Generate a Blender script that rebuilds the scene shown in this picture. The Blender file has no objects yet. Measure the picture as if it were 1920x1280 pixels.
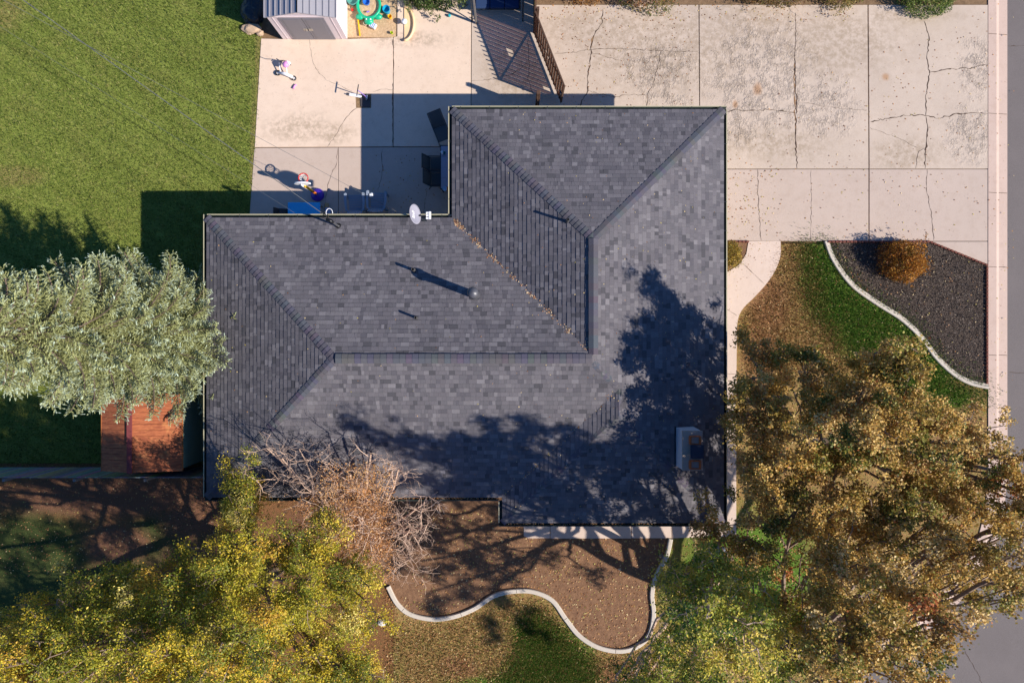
import bpy, math, random
import numpy as np
from mathutils import Vector, Matrix
R = math.radians
S = bpy.context.scene
C = S.collection
rnd = random.Random(7)
nr = np.random.RandomState(11)

# ------------------------------------------------------------------ camera, sky, sun, exposure
H = 25.0                      # drone height
F = 1280.0                    # focal length in photo pixels (24 mm on 36 mm, photo 1920 wide)
cam_d = bpy.data.cameras.new('camera'); cam = bpy.data.objects.new('camera', cam_d); C.objects.link(cam)
cam.location = (0, 0, H); cam.rotation_euler = (0, 0, 0)
cam_d.lens = 24; cam_d.sensor_width = 36; cam_d.clip_end = 2000; cam_d.clip_start = 0.1
S.camera = cam
SUNV = Vector((1.347, -0.52, 1.0)).normalized()        # towards the sun
w = bpy.data.worlds.new('World'); S.world = w; w.use_nodes = True
wn = w.node_tree; bg = wn.nodes['Background']
sky = wn.nodes.new('ShaderNodeTexSky'); sky.sky_type = 'NISHITA'; sky.sun_disc = False
sky.sun_elevation = math.asin(SUNV.z); sky.sun_rotation = math.atan2(SUNV.x, SUNV.y)
sky.air_density = 1.3; sky.dust_density = 0.4; sky.ozone_density = 3.0
tint = wn.nodes.new('ShaderNodeMix'); tint.data_type = 'RGBA'; tint.blend_type = 'MULTIPLY'; tint.inputs[0].default_value = 1
wn.links.new(sky.outputs[0], tint.inputs[6]); tint.inputs[7].default_value = (.40, .70, 1.15, 1)      # deep autumn blue
wn.links.new(tint.outputs[2], bg.inputs[0]); bg.inputs[1].default_value = 0.072
sun_d = bpy.data.lights.new('sun', 'SUN'); sun_d.energy = 4.9; sun_d.angle = R(0.55); sun_d.color = (1.0, 0.93, 0.84)
sun = bpy.data.objects.new('sun', sun_d); C.objects.link(sun); sun.location = (20, -8, 15)
sun.rotation_euler = (-SUNV).to_track_quat('-Z', 'Y').to_euler()
S.view_settings.view_transform = 'Standard'; S.view_settings.look = 'None'
S.view_settings.gamma = 1; S.view_settings.exposure = 0.45

def P(px, py, z=0.0):         # the point at height z seen at that place of the photo
    k = (H - z) / F
    return Vector(((px - 960) * k, (640 - py) * k, z))
def lin(c): return tuple(((v/255)/12.92 if v/255 <= .04045 else ((v/255+.055)/1.055)**2.4) for v in c)

# ------------------------------------------------------------------ tagging and object helpers
def tag(o, label=None, cat=None, group=None, kind=None):
    if label: o['label'] = label
    if cat: o['category'] = cat
    if group: o['group'] = group
    if kind: o['kind'] = kind
    return o
def thing(name, loc, label, cat, group=None, rz=0.0):
    o = bpy.data.objects.new(name, None); C.objects.link(o); o.empty_display_size = .2
    o.location = loc; o.rotation_euler = (0, 0, rz)
    return tag(o, label, cat, group)
def copy_tree(o, parent=None):
    c = o.copy(); C.objects.link(c); c.parent = parent
    for ch in list(o.children): copy_tree(ch, c)
    return c

class MB:
    def __init__(s): s.v = []; s.f = []; s.m = []; s.c = []; s.col = (1, 1, 1)
    def add(s, vs, fs, mi=0, col=None):
        b = len(s.v); col = col or s.col
        s.v += [tuple(v) for v in vs]; s.c += [col] * len(vs)
        for f in fs: s.f.append(tuple(i + b for i in f)); s.m.append(mi)
    def box(s, c, d, rot=None, mi=0, col=None, taper=1.0):
        x, y, z = d[0]/2, d[1]/2, d[2]/2; t = taper
        vs = [Vector(p) for p in ((-x,-y,-z),(x,-y,-z),(x,y,-z),(-x,y,-z),(-x*t,-y*t,z),(x*t,-y*t,z),(x*t,y*t,z),(-x*t,y*t,z))]
        if rot is not None:
            m = rot if isinstance(rot, Matrix) else Matrix.Rotation(rot, 3, 'Z')
            vs = [m @ v for v in vs]
        c = Vector(c)
        s.add([v + c for v in vs], [(0,3,2,1),(4,5,6,7),(0,1,5,4),(1,2,6,5),(2,3,7,6),(3,0,4,7)], mi, col)
    def bar(s, a, b, wd, th, mi=0, col=None, up=Vector((0,0,1))):   # rectangular bar from a to b
        a = Vector(a); b = Vector(b); d = (b-a).normalized(); sd = d.cross(up)
        if sd.length < 1e-4: sd = d.cross(Vector((1,0,0)))
        sd.normalize(); u = sd.cross(d)
        q = [sd*wd/2+u*th/2, -sd*wd/2+u*th/2, -sd*wd/2-u*th/2, sd*wd/2-u*th/2]
        s.add([a+k for k in q]+[b+k for k in q], [(0,1,2,3),(7,6,5,4),(0,4,5,1),(1,5,6,2),(2,6,7,3),(3,7,4,0)], mi, col)
    def tube(s, pts, rad, n=8, mi=0, col=None, cap=True, closed=False):
        pts = [Vector(p) for p in pts]; k = len(pts)
        if not hasattr(rad, '__len__'): rad = [rad]*k
        vs = []; up = None
        for i, p in enumerate(pts):
            if closed: t = pts[(i+1) % k]-pts[i-1]
            else: t = pts[min(i+1, k-1)]-pts[max(i-1, 0)]
            t.normalize()
            if up is None:
                up = t.orthogonal().normalized()
            up = (up - t*up.dot(t))
            if up.length < 1e-5: up = t.orthogonal()
            up.normalize(); sd = t.cross(up)
            for j in range(n):
                a = 2*math.pi*j/n
                vs.append(p + (up*math.cos(a)+sd*math.sin(a))*rad[i])
        fs = []
        for i in range(k if closed else k-1):
            i2 = (i+1) % k
            for j in range(n):
                fs.append((i*n+j, i*n+(j+1) % n, i2*n+(j+1) % n, i2*n+j))
        if cap and not closed:
            fs.append(tuple(range(n))[::-1]); fs.append(tuple((k-1)*n+j for j in range(n)))
        s.add(vs, fs, mi, col)
    def lathe(s, c, prof, n=20, mi=0, col=None, sx=1, sy=1):  # prof: list of (r,z)
        vs = []; fs = []; c = Vector(c)
        for r, z in prof:
            for j in range(n):
                a = 2*math.pi*j/n; vs.append(c+Vector((r*sx*math.cos(a), r*sy*math.sin(a), z)))
        for i in range(len(prof)-1):
            for j in range(n): fs.append((i*n+j, i*n+(j+1) % n, (i+1)*n+(j+1) % n, (i+1)*n+j))
        if prof[0][0] > 1e-3: fs.append(tuple(range(n))[::-1])
        if prof[-1][0] > 1e-3: fs.append(tuple((len(prof)-1)*n+j for j in range(n)))
        s.add(vs, fs, mi, col)
    def prism(s, poly, z0, z1, mi=0, col=None, bottom=False):     # poly of (x,y) counter-clockwise
        a = sum(poly[i][0]*poly[(i+1) % len(poly)][1]-poly[(i+1) % len(poly)][0]*poly[i][1] for i in range(len(poly)))
        if a < 0: poly = poly[::-1]
        n = len(poly)
        vs = [(p[0], p[1], z1) for p in poly]+[(p[0], p[1], z0) for p in poly]
        fs = [tuple(range(n))]+[(i+n, (i+1) % n+n, (i+1) % n, i) for i in range(n)]
        if bottom: fs.append(tuple(range(n, 2*n))[::-1])
        s.add(vs, fs, mi, col)
    def build(s, name, mats, parent=None, smooth=False, bevel=0, origin=None):
        me = bpy.data.meshes.new(name)
        vs = s.v
        if origin is not None: o_ = Vector(origin); vs = [tuple(Vector(v)-o_) for v in vs]
        me.from_pydata(vs, [], s.f)
        if not isinstance(mats, (list, tuple)): mats = [mats]
        for m in mats: me.materials.append(m)
        me.polygons.foreach_set('material_index', s.m)
        ca = me.color_attributes.new('Col', 'FLOAT_COLOR', 'POINT')
        ca.data.foreach_set('color', np.array([(c[0], c[1], c[2], 1) for c in s.c], dtype=np.float32).ravel())
        if smooth: me.polygons.foreach_set('use_smooth', [True]*len(s.f))
        me.update()
        o = bpy.data.objects.new(name, me); C.objects.link(o); o.parent = parent
        if origin is not None: o.location = origin
        if bevel:
            b = o.modifiers.new('bevel', 'BEVEL'); b.width = bevel; b.segments = 2; b.limit_method = 'ANGLE'; b.angle_limit = R(40)
        return o
def quads(name, V, col, mat, parent=None, origin=(0,0,0)):        # V (N,4,3), col (N,3)
    n = len(V); o_ = np.array(origin, dtype=np.float32)
    me = bpy.data.meshes.new(name)
    me.vertices.add(n*4); me.vertices.foreach_set('co', (V.reshape(-1, 3)-o_).astype(np.float32).ravel())
    me.loops.add(n*4); me.loops.foreach_set('vertex_index', np.arange(n*4, dtype=np.int32))
    me.polygons.add(n); me.polygons.foreach_set('loop_start', np.arange(0, n*4, 4, dtype=np.int32))
    me.update(calc_edges=True)
    ca = me.color_attributes.new('Col', 'FLOAT_COLOR', 'POINT')
    cc = np.ones((n*4, 4), dtype=np.float32); cc[:, :3] = np.repeat(col, 4, axis=0)
    ca.data.foreach_set('color', cc.ravel())
    me.materials.append(mat); me.validate()
    o = bpy.data.objects.new(name, me); C.objects.link(o); o.parent = parent
    return o

# ------------------------------------------------------------------ materials
class NT:
    def __init__(s, name):
        s.mat = bpy.data.materials.new(name); s.mat.use_nodes = True
        s.t = s.mat.node_tree; s.b = s.t.nodes['Principled BSDF']
        s.pos = s.t.nodes.new('ShaderNodeNewGeometry').outputs['Position']
    def n(s, ty, **kw):
        nd = s.t.nodes.new(ty)
        for k, v in kw.items(): setattr(nd, k, v)
        return nd
    def link(s, a, b): s.t.links.new(a, b)
    def setin(s, sock, v):
        if hasattr(v, 'is_linked') or hasattr(v, 'links'): s.link(v, sock)
        else: sock.default_value = v
    def noise(s, scale, detail=4, rough=.6, vec=None, dist=0.0):
        nd = s.n('ShaderNodeTexNoise'); nd.inputs['Scale'].default_value = scale
        nd.inputs['Detail'].default_value = detail; nd.inputs['Roughness'].default_value = rough
        nd.inputs['Distortion'].default_value = dist
        s.link(vec or s.pos, nd.inputs['Vector']); return nd.outputs['Fac']
    def scaled(s, v):
        nd = s.n('ShaderNodeVectorMath', operation='MULTIPLY'); s.link(s.pos, nd.inputs[0]); nd.inputs[1].default_value = v; return nd.outputs[0]
    def ramp(s, f, a, b):
        nd = s.n('ShaderNodeMapRange'); nd.interpolation_type = 'SMOOTHSTEP'
        nd.inputs[1].default_value = a; nd.inputs[2].default_value = b
        s.setin(nd.inputs[0], f); return nd.outputs[0]
    def math(s, op, a, b=0.0):
        nd = s.n('ShaderNodeMath', operation=op); s.setin(nd.inputs[0], a); s.setin(nd.inputs[1], b); return nd.outputs[0]
    def mix(s, f, a, b, blend='MIX'):
        nd = s.n('ShaderNodeMix', data_type='RGBA', blend_type=blend); s.setin(nd.inputs['Factor'], f)
        for k, v in ((6, a), (7, b)):
            if isinstance(v, tuple): nd.inputs[k].default_value = (v[0], v[1], v[2], 1)
            else: s.link(v, nd.inputs[k])
        return nd.outputs[2]
    def spot(s, c, r, soft=.5):       # 1 inside an ellipse of radii r on the ground round c
        sub = s.n('ShaderNodeVectorMath', operation='SUBTRACT'); s.link(s.pos, sub.inputs[0]); sub.inputs[1].default_value = (c[0], c[1], 0)
        m = s.n('ShaderNodeVectorMath', operation='MULTIPLY'); s.link(sub.outputs[0], m.inputs[0]); m.inputs[1].default_value = (1/r[0], 1/r[1], 0)
        l = s.n('ShaderNodeVectorMath', operation='LENGTH'); s.link(m.outputs[0], l.inputs[0])
        nz = s.noise(1.6, 5, .65); d = s.math('ADD', l.outputs['Value'], s.math('MULTIPLY', s.math('SUBTRACT', nz, .5), 1.1))
        return s.ramp(d, 1+soft, 1-soft)
    def maxs(s, lst):
        r = lst[0]
        for q in lst[1:]: r = s.math('MAXIMUM', r, q)
        return r
    def bump(s, h, strength=.3, dist=.02):
        nd = s.n('ShaderNodeBump'); nd.inputs['Strength'].default_value = strength; nd.inputs['Distance'].default_value = dist
        s.link(h, nd.inputs['Height']); s.link(nd.outputs[0], s.b.inputs['Normal'])
    def out(s, col, rough=.8, spec=.3, metal=0.0):
        if isinstance(col, tuple): s.b.inputs['Base Color'].default_value = (*col, 1)
        else: s.link(col, s.b.inputs['Base Color'])
        s.setin(s.b.inputs['Roughness'], rough); s.b.inputs['Specular IOR Level'].default_value = spec
        s.b.inputs['Metallic'].default_value = metal
        return s.mat
def plain(name, col, rough=.5, spec=.4, var=.12, scale=9, metal=0.0, bump=.05):
    t = NT(name); c = lin(col); nz = t.noise(scale, 5, .65)
    a = tuple(v*(1-var) for v in c); b = tuple(min(1, v*(1+var)) for v in c)
    t.bump(t.noise(scale*12, 3), bump, .004)
    return t.out(t.mix(nz, a, b), rough, spec, metal)
def attr_mat(name, rough=.85, spec=.25, nscale=40, nvar=.25, translucent=0.0, bump=0.0):
    t = NT(name); at = t.n('ShaderNodeAttribute'); at.attribute_name = 'Col'
    nz = t.noise(nscale, 3, .6); f = t.n('ShaderNodeMapRange'); t.link(nz, f.inputs[0]); f.inputs[1].default_value = .25; f.inputs[2].default_value = .75
    f.inputs[3].default_value = 1-nvar; f.inputs[4].default_value = 1+nvar
    sc = t.n('ShaderNodeVectorMath', operation='SCALE'); t.link(at.outputs['Color'], sc.inputs[0]); t.link(f.outputs[0], sc.inputs['Scale'])
    t.out(sc.outputs[0], rough, spec)
    if bump: t.bump(t.noise(220, 3, .7), bump, .004)
    if translucent:
        tr = t.n('ShaderNodeBsdfTranslucent'); t.link(sc.outputs[0], tr.inputs['Color'])
        mx = t.n('ShaderNodeMixShader'); mx.inputs[0].default_value = translucent
        t.link(t.b.outputs[0], mx.inputs[1]); t.link(tr.outputs[0], mx.inputs[2])
        t.link(mx.outputs[0], t.t.nodes['Material Output'].inputs['Surface'])
    return t.mat
def concrete(name, base, stains=(), pits=(), rusts=(), var=.10, speck=.5):
    t = NT(name); c = lin(base)
    big = t.noise(.55, 5, .6); mid = t.noise(3.3, 6, .7); fine = t.noise(55, 3, .7)
    col = t.mix(big, tuple(v*(1-var*1.5) for v in c), tuple(v*(1+var) for v in c))
    col = t.mix(t.math('MULTIPLY', t.ramp(mid, .45, .72), .30), col, (c[0]*.74, c[1]*.68, c[2]*.62))
    col = t.mix(t.ramp(fine, .35, .75), t.mix(.12, col, (.1, .08, .07)), col)
    sp = t.ramp(t.noise(17, 2, .5), .70-.05*speck, .78)
    col = t.mix(t.math('MULTIPLY', sp, .55), col, (.16, .11, .075))
    h = t.math('ADD', t.math('MULTIPLY', fine, .25), t.math('MULTIPLY', mid, .5))
    if stains:
        m = t.maxs([t.spot(q[0], q[1], .6) for q in stains])
        m = t.math('MULTIPLY', m, t.ramp(t.noise(5, 6, .75), .38, .62))
        col = t.mix(t.math('MULTIPLY', m, .55), col, (.30, .22, .14))
    if pits:
        m = t.maxs([t.spot(q[0], q[1], .6) for q in pits])
        pn = t.noise(13, 5, .72, t.scaled((1.3, .8, 1)))
        m = t.math('MULTIPLY', m, t.ramp(t.noise(2.7, 5, .7), .40, .66)); pm = t.math('MULTIPLY', m, t.ramp(pn, .40, .56))
        col = t.mix(t.math('MULTIPLY', t.math('MULTIPLY', m, t.ramp(pn, .62, .47)), .22), col, (.36, .29, .25))
        h = t.math('ADD', t.math('MULTIPLY', h, .4), t.math('MULTIPLY', pm, 1.6))
    if rusts:
        m = t.math('MULTIPLY', t.maxs([t.spot(q[0], q[1], .7) for q in rusts]), .6)
        col = t.mix(m, col, (.42, .19, .06))
    t.bump(h, .9 if pits else .55, .022 if pits else .010)
    return t.out(col, .9, .2)

def g2(px, py): p = P(px, py); return (p.x, p.y)
def gr(a, b): return (a/51.2, b/51.2)
m_patio = concrete('patio concrete', (236, 211, 188), stains=[(g2(560, 240), gr(60, 25)), (g2(620, 250), gr(40, 20)), (g2(770, 75), gr(70, 14))])
m_strip = concrete('smooth concrete', (202, 182, 167), var=.06, speck=.3)
m_drive = concrete('driveway concrete', (210, 191, 173), var=.15,
    stains=[(g2(1560, 80), gr(120, 60)), (g2(1450, 270), gr(100, 30)), (g2(1700, 290), gr(60, 30)), (g2(1250, 90), gr(160, 80)), (g2(1130, 55), gr(120, 35)), (g2(1410, 40), gr(90, 40)), (g2(970, 130), gr(60, 60)), (g2(1700, 30), gr(80, 15))],
    pits=[(g2(1235, 125), gr(60, 40)), (g2(1410, 100), gr(50, 45)), (g2(1385, 240), gr(45, 30)), (g2(1830, 130), gr(28, 50)), (g2(1820, 255), gr(42, 45)), (g2(1540, 200), gr(60, 50)), (g2(1250, 185), gr(40, 20)), (g2(1430, 150), gr(90, 90))],
    rusts=[(g2(1420, 168), gr(7, 10)), (g2(1378, 196), gr(4, 7)), (g2(1660, 145), gr(6, 6))])
m_walk = concrete('walk concrete', (222, 200, 184), var=.05, speck=.5)
m_curb = concrete('kerb concrete', (212, 186, 170), var=.08, speck=.6)
m_edge = concrete('edging concrete', (218, 206, 190), var=.2, speck=1.5)
m_crack = plain('crack fill', (84, 68, 58), .95, .1, .35, 7)
m_crack2 = plain('crack dust', (150, 118, 88), .95, .1, .25, 7)

def lawn_mat(name, green1, green2, dry, dirt=None, dryspots=(), greenspots=None, dirtspots=(), base_dry=.35):
    t = NT(name); g1, g2_, d = lin(green1), lin(green2), lin(dry)
    fine = t.noise(34, 4, .8, t.scaled((1, .75, 1))); mid = t.noise(6.5, 5, .75); big = t.noise(1.1, 4, .65)
    col = t.mix(t.ramp(fine, .32, .68), g1, g2_)
    col = t.mix(t.math('MULTIPLY', t.ramp(mid, .35, .7), .4), col, tuple(v*.62 for v in g1))
    col = t.mix(t.math('MULTIPLY', t.ramp(t.noise(19, 4, .8), .52, .72), .55), col, tuple(.5*(a+b) for a, b in zip(g2_, d)))
    rot = t.n('ShaderNodeVectorRotate'); rot.inputs['Angle'].default_value = .62; t.link(t.pos, rot.inputs['Vector'])
    st_ = t.n('ShaderNodeVectorMath', operation='MULTIPLY'); t.link(rot.outputs[0], st_.inputs[0]); st_.inputs[1].default_value = (.12, 1.9, 1)
    col = t.mix(t.math('MULTIPLY', t.ramp(t.noise(1.3, 3, .5, st_.outputs[0]), .42, .58), .22), col, tuple(v*1.35 for v in g2_))
    dm = t.math('MULTIPLY', t.ramp(big, .45, .72), base_dry)
    if dryspots: dm = t.math('MAXIMUM', dm, t.maxs([t.spot(q[0], q[1], .45) for q in dryspots]))
    if greenspots: dm = t.math('SUBTRACT', 1.0, t.maxs([t.spot(q[0], q[1], .40) for q in greenspots]))
    dm = t.math('MULTIPLY', dm, t.ramp(t.noise(9, 5, .8), .22, .56))
    dcol = t.mix(t.ramp(t.noise(28, 4, .8), .3, .7), tuple(v*.42 for v in d), d)
    col = t.mix(dm, col, dcol)
    if dirt:
        q_ = t.math('MULTIPLY', t.maxs([t.spot(q[0], q[1], .45) for q in dirtspots]), t.ramp(t.noise(7, 5, .8), .25, .5))
        c = lin(dirt); col = t.mix(q_, col, t.mix(t.noise(24, 5, .8), tuple(v*.5 for v in c), tuple(v*1.3 for v in c)))
    t.bump(t.math('ADD', fine, mid), 1.0, .05)
    return t.out(col, .95, .1)
m_lawn = lawn_mat('lawn', (90, 108, 40), (150, 160, 78), (172, 160, 96), base_dry=.34,
    dryspots=[(g2(0, 20), gr(40, 40)), (g2(486, 120), gr(8, 160)), (g2(475, 300), gr(6, 130)), (g2(20, 330), gr(60, 20))])
m_front = lawn_mat('front lawn', (68, 104, 34), (112, 144, 56), (196, 156, 102), dirt=(168, 124, 88),
    greenspots=[(g2(1540, 500), gr(38, 50)), (g2(1590, 560), gr(75, 55)), (g2(1650, 620), gr(75, 55)), (g2(1730, 700), gr(50, 45)), (g2(1770, 745), gr(45, 22)),
                (g2(1040, 1240), gr(75, 65)), (g2(1000, 1190), gr(40, 30)), (g2(1400, 1080), gr(150, 120)), (g2(940, 1290), gr(110, 22)), (g2(300, 1250), gr(350, 120))],
    dirtspots=[(g2(1440, 570), gr(38, 60)), (g2(1425, 660), gr(35, 60)), (g2(1170, 1262), gr(60, 28)), (g2(1780, 800), gr(60, 25)), (g2(860, 1250), gr(35, 20))])
m_yard = lawn_mat('side yard', (54, 66, 36), (84, 96, 52), (170, 120, 80), dirt=(136, 98, 76),
    greenspots=[(g2(60, 1040), gr(120, 100)), (g2(320, 1010), gr(90, 60)), (g2(0, 1160), gr(200, 90)), (g2(230, 1080), gr(60, 80))],
    dirtspots=[(g2(220, 930), gr(240, 40)), (g2(220, 1020), gr(60, 40)), (g2(360, 960), gr(60, 60)), (g2(500, 1050), gr(200, 60)), (g2(660, 1000), gr(140, 90))])
def soil_mat(name, c1, c2, scale=9):
    t = NT(name); a, b = lin(c1), lin(c2)
    f = t.noise(scale, 6, .78); f2 = t.noise(42, 4, .8)
    col = t.mix(t.ramp(f, .3, .7), a, b); col = t.mix(t.math('MULTIPLY', t.ramp(f2, .45, .75), .4), col, tuple(v*.5 for v in a))
    t.bump(t.math('ADD', f, t.math('MULTIPLY', f2, .4)), .8, .04)
    return t.out(col, .95, .1)
m_soil = soil_mat('bed soil', (118, 88, 68), (152, 116, 88), 5)
m_ground = soil_mat('bare ground', (120, 96, 72), (150, 122, 94), 3)
m_sand = soil_mat('play sand', (196, 162, 124), (222, 190, 152), 12)
m_mulch = soil_mat('dark mulch', (72, 62, 56), (106, 92, 82), 22)
def asphalt():
    t = NT('asphalt'); f = t.noise(95, 3, .7); b = t.noise(.7, 5, .6)
    c = t.mix(t.ramp(f, .3, .75), (.135, .115, .108), (.23, .20, .19)); c = t.mix(t.math('MULTIPLY', t.ramp(b, .4, .7), .4), c, (.21, .18, .17))
    t.bump(f, .5, .01); return t.out(c, .92, .2)
m_asph = asphalt()
m_shingle = attr_mat('asphalt shingle', .92, .22, 60, .22, bump=.45)
m_leaf = attr_mat('autumn leaves', .55, .35, 3, .12, translucent=.30)
m_needle = attr_mat('spruce needles', .6, .3, 3, .15, translucent=.12)
m_chip = attr_mat('loose chips', .85, .2, 5, .1)
m_bark = plain('bark', (120, 104, 92), .9, .2, .35, 14, bump=.5)
m_twig = plain('pale twigs', (204, 174, 152), .75, .2, .25, 6)
m_paletwig = plain('silvery limbs', (186, 176, 166), .75, .2, .3, 6)
m_limb = plain('limb bark', (136, 116, 100), .85, .2, .3, 8)
m_gutter = plain('cream gutter', (188, 180, 148), .45, .5, .12, 3)
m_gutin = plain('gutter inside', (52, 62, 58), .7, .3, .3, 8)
m_wall = plain('painted siding', (196, 190, 178), .7, .3, .08, 2)
m_white = plain('white plastic', (236, 236, 238), .4, .5, .05, 5)
m_dark = plain('dark metal', (40, 44, 50), .5, .5, .2, 12)
m_galv = plain('galvanised metal', (120, 120, 122), .38, .6, .2, 12, metal=.6)
m_black = plain('black plastic', (22, 23, 27), .4, .5, .2, 10)
m_stucco = plain('stucco', (205, 204, 208), .9, .2, .08, 8, bump=.4)
m_clay = plain('clay flue', (190, 104, 62), .85, .2, .2, 9)
m_crown = concrete('chimney crown', (176, 160, 146), var=.15)

# ------------------------------------------------------------------ ground
def poly(name, pts, z, mat, z0=None, kind='structure', px=True, parent=None):
    mb = MB(); q = [g2(*p) for p in pts] if px else pts
    mb.prism(q, z-.1 if z0 is None else z0, z)
    return tag(mb.build(name, mat, parent), kind=kind)
mb = MB(); mb.add([(-400,-400,-.12),(400,-400,-.12),(400,400,-.12),(-400,400,-.12)], [(0,1,2,3)]); tag(mb.build('ground', m_ground), kind='structure')
WALKR = [(1463,452),(1463,478),(1454,505),(1438,530),(1415,556),(1393,578),(1383,600),(1381,640),(1380,800),(1380,983)]
EDB = [(1549,452),(1563,487),(1596,532),(1640,565),(1690,597),(1727,632),(1756,670),(1790,701),(1820,717),(1852,724)]
EDA = [(728,1098),(745,1130),(770,1150),(812,1159),(852,1154),(890,1139),(925,1116),(962,1107),(1000,1108),(1035,1124),(1060,1158),(1086,1190),(1120,1211),(1160,1219),(1193,1211),(1217,1188),(1225,1150),(1222,1112),(1230,1078),(1249,1042),(1257,1009)]
def smooth(pts, k=6):      # Catmull-Rom
    out = []; n = len(pts)
    for i in range(n-1):
        p0, p1, p2, p3 = pts[max(i-1, 0)], pts[i], pts[i+1], pts[min(i+2, n-1)]
        for j in range(k):
            t = j/k
            out.append(tuple(.5*((2*p1[a])+(-p0[a]+p2[a])*t+(2*p0[a]-5*p1[a]+4*p2[a]-p3[a])*t*t+(-p0[a]+3*p1[a]-3*p2[a]+p3[a])*t**3) for a in range(len(p1))))
    out.append(tuple(pts[-1])); return out
sEDA = smooth(EDA); sEDB = smooth(EDB); sW = smooth(WALKR)
KERB = [(1852,-500),(1852,-100),(1852,300),(1852,600),(1852,760),(1852,870),(1845,955),(1824,1030),(1780,1095),(1705,1160),(1620,1215),(1530,1275),(1400,1330),(1250,1375),(1050,1410),(600,1450),(-900,1500)]
sK = smooth(KERB, 8)
poly('back_lawn', [(-900,-500),(489,-500),(489,75),(478,276),(467,420),(440,440),(440,868),(-900,868)], 0, m_lawn)
poly('side_yard', [(-900,868.6),(760,868.6),(740,1098),(735,1400),(-900,1400)], -.004, m_yard)
poly('front_lawn', [(735.5,1370),(740.5,1098),(760.5,868.6),(1000,868.6),(1000,600),(1300,600),(1300,452.6)] + [(x-.4, y) for x, y in sK if y > 451], 0, m_front, z0=-.1)
poly('garden_bed', [(700,900)]+[(720,1090)]+sEDA+[(1257,985),(1000,985),(1000,900)], .008, m_soil)
poly('small_planter', [(1340,452.6),(1405,452.6),(1401,474),(1388,496),(1360,514),(1340,522)], .008, m_soil)
poly('mulch_bed', sEDB+[(1852,497),(1742,452.6)], .008, m_mulch)
poly('sandpit', [(650,-60),(744,-60),(744,70),(650,70)], -.015, m_sand)
poly('verge', [(1002,-500),(1851.4,-500),(1851.4,9),(1002,9)], .0, m_ground)
mw = MB(); wk = [g2(*p) for p in ([(1403,452.6)]+sW+[(1340,983),(1340,519),(1365,509),(1385,497),(1399,476)])]
mw.prism(wk, -.1, .03)
def ribbon(mb, pts, w0, w1, z, mi, jit=0.0, seed=0, sub=1):   # crack: thin ribbon of varying width, in pixels
    r = random.Random(seed); q = []
    for i in range(len(pts)-1):
        a, b = Vector(pts[i]), Vector(pts[i+1]); n = max(1, int((b-a).length/5))
        for j in range(n): q.append(a.lerp(b, j/n)+Vector((r.uniform(-jit, jit), r.uniform(-jit, jit))))
    q.append(Vector(pts[-1]))
    L = []; Rr = []
    for i, p in enumerate(q):
        d = (q[min(i+1, len(q)-1)]-q[max(i-1, 0)]).normalized(); nn = Vector((-d.y, d.x)); ww = r.uniform(w0*.5, w1*.72)/2*r.choice((.5, 1, 1, 1.2))
        if i in (0, len(q)-1): ww *= .3
        L.append(P(*(p+nn*ww), 0)); Rr.append(P(*(p-nn*ww), 0))
    vs = [(v.x, v.y, z) for v in L]+[(v.x, v.y, z) for v in Rr]; n = len(q)
    mb.add(vs, [(i, i+1, n+i+1, n+i) for i in range(n-1)], mi)
ribbon(mw, [(1392,494),(1432,532)], .8, 1.2, .034, 1); ribbon(mw, [(1350,572),(1382,592)], .8, 1.2, .034, 1)
for yy in (700, 800, 900): ribbon(mw, [(1345,yy),(1380,yy+1)], .8, 1.2, .034, 1)
tag(mw.build('front_walk', [m_walk, m_crack]), kind='structure')
# patio: slabs with open joints, cracks as thin ribbons
def slabs(name, lst, mats, z, cracks, z0=-.1):
    mb = MB()
    for s_ in lst:
        q = [Vector(g2(*p)) for p in s_]; mb.prism([tuple(v) for v in q], z0, z, 0)
    for i, c in enumerate(cracks):
        pts, a, b, mi = c[:4]; ribbon(mb, pts, a, b, z+.004, mi, c[4] if len(c) > 4 else 1.0, i+5)
    return tag(mb.build(name, mats, bevel=.006), kind='structure')
slabs('patio', [
    [(490,73),(530,74),(649,74),(737,71),(736.6,275),(478,276)],
    [(738,71),(745,69),(746,-200),(884,-200),(882.6,205),(882,275),(738,275)]], [m_patio, m_crack], .02, [
    ([(580,74),(584,105),(592,130),(612,150),(640,162),(660,172)], .5, .9, 1),
    ([(668,203),(650,220),(640,235),(625,262),(614,276)], .8, 1.6, 1, 1.4),
    ([(700,174),(715,168),(737,169)], .6, 1.2, 1),
    ([(737,74),(739,120),(736,180),(737,230),(737,275)], 1.0, 2.4, 1, .6)])
slabs('patio_strip', [[(477.4,278),(634,277),(634,420),(467,420)], [(635,277),(882,276.4),(882,420),(635,420)]], [m_strip, m_crack], .016, [
    ([(633,278),(631,310),(620,330),(615,350),(610,375),(608,405)], .6, 1.3, 1, 1.2),
    ([(718,277),(716,295),(718,318),(712,345),(709,360)], .8, 1.6, 1, 1.4), ([(800,360),(795,400)], .5, 1, 1, 1.2)])
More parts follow.
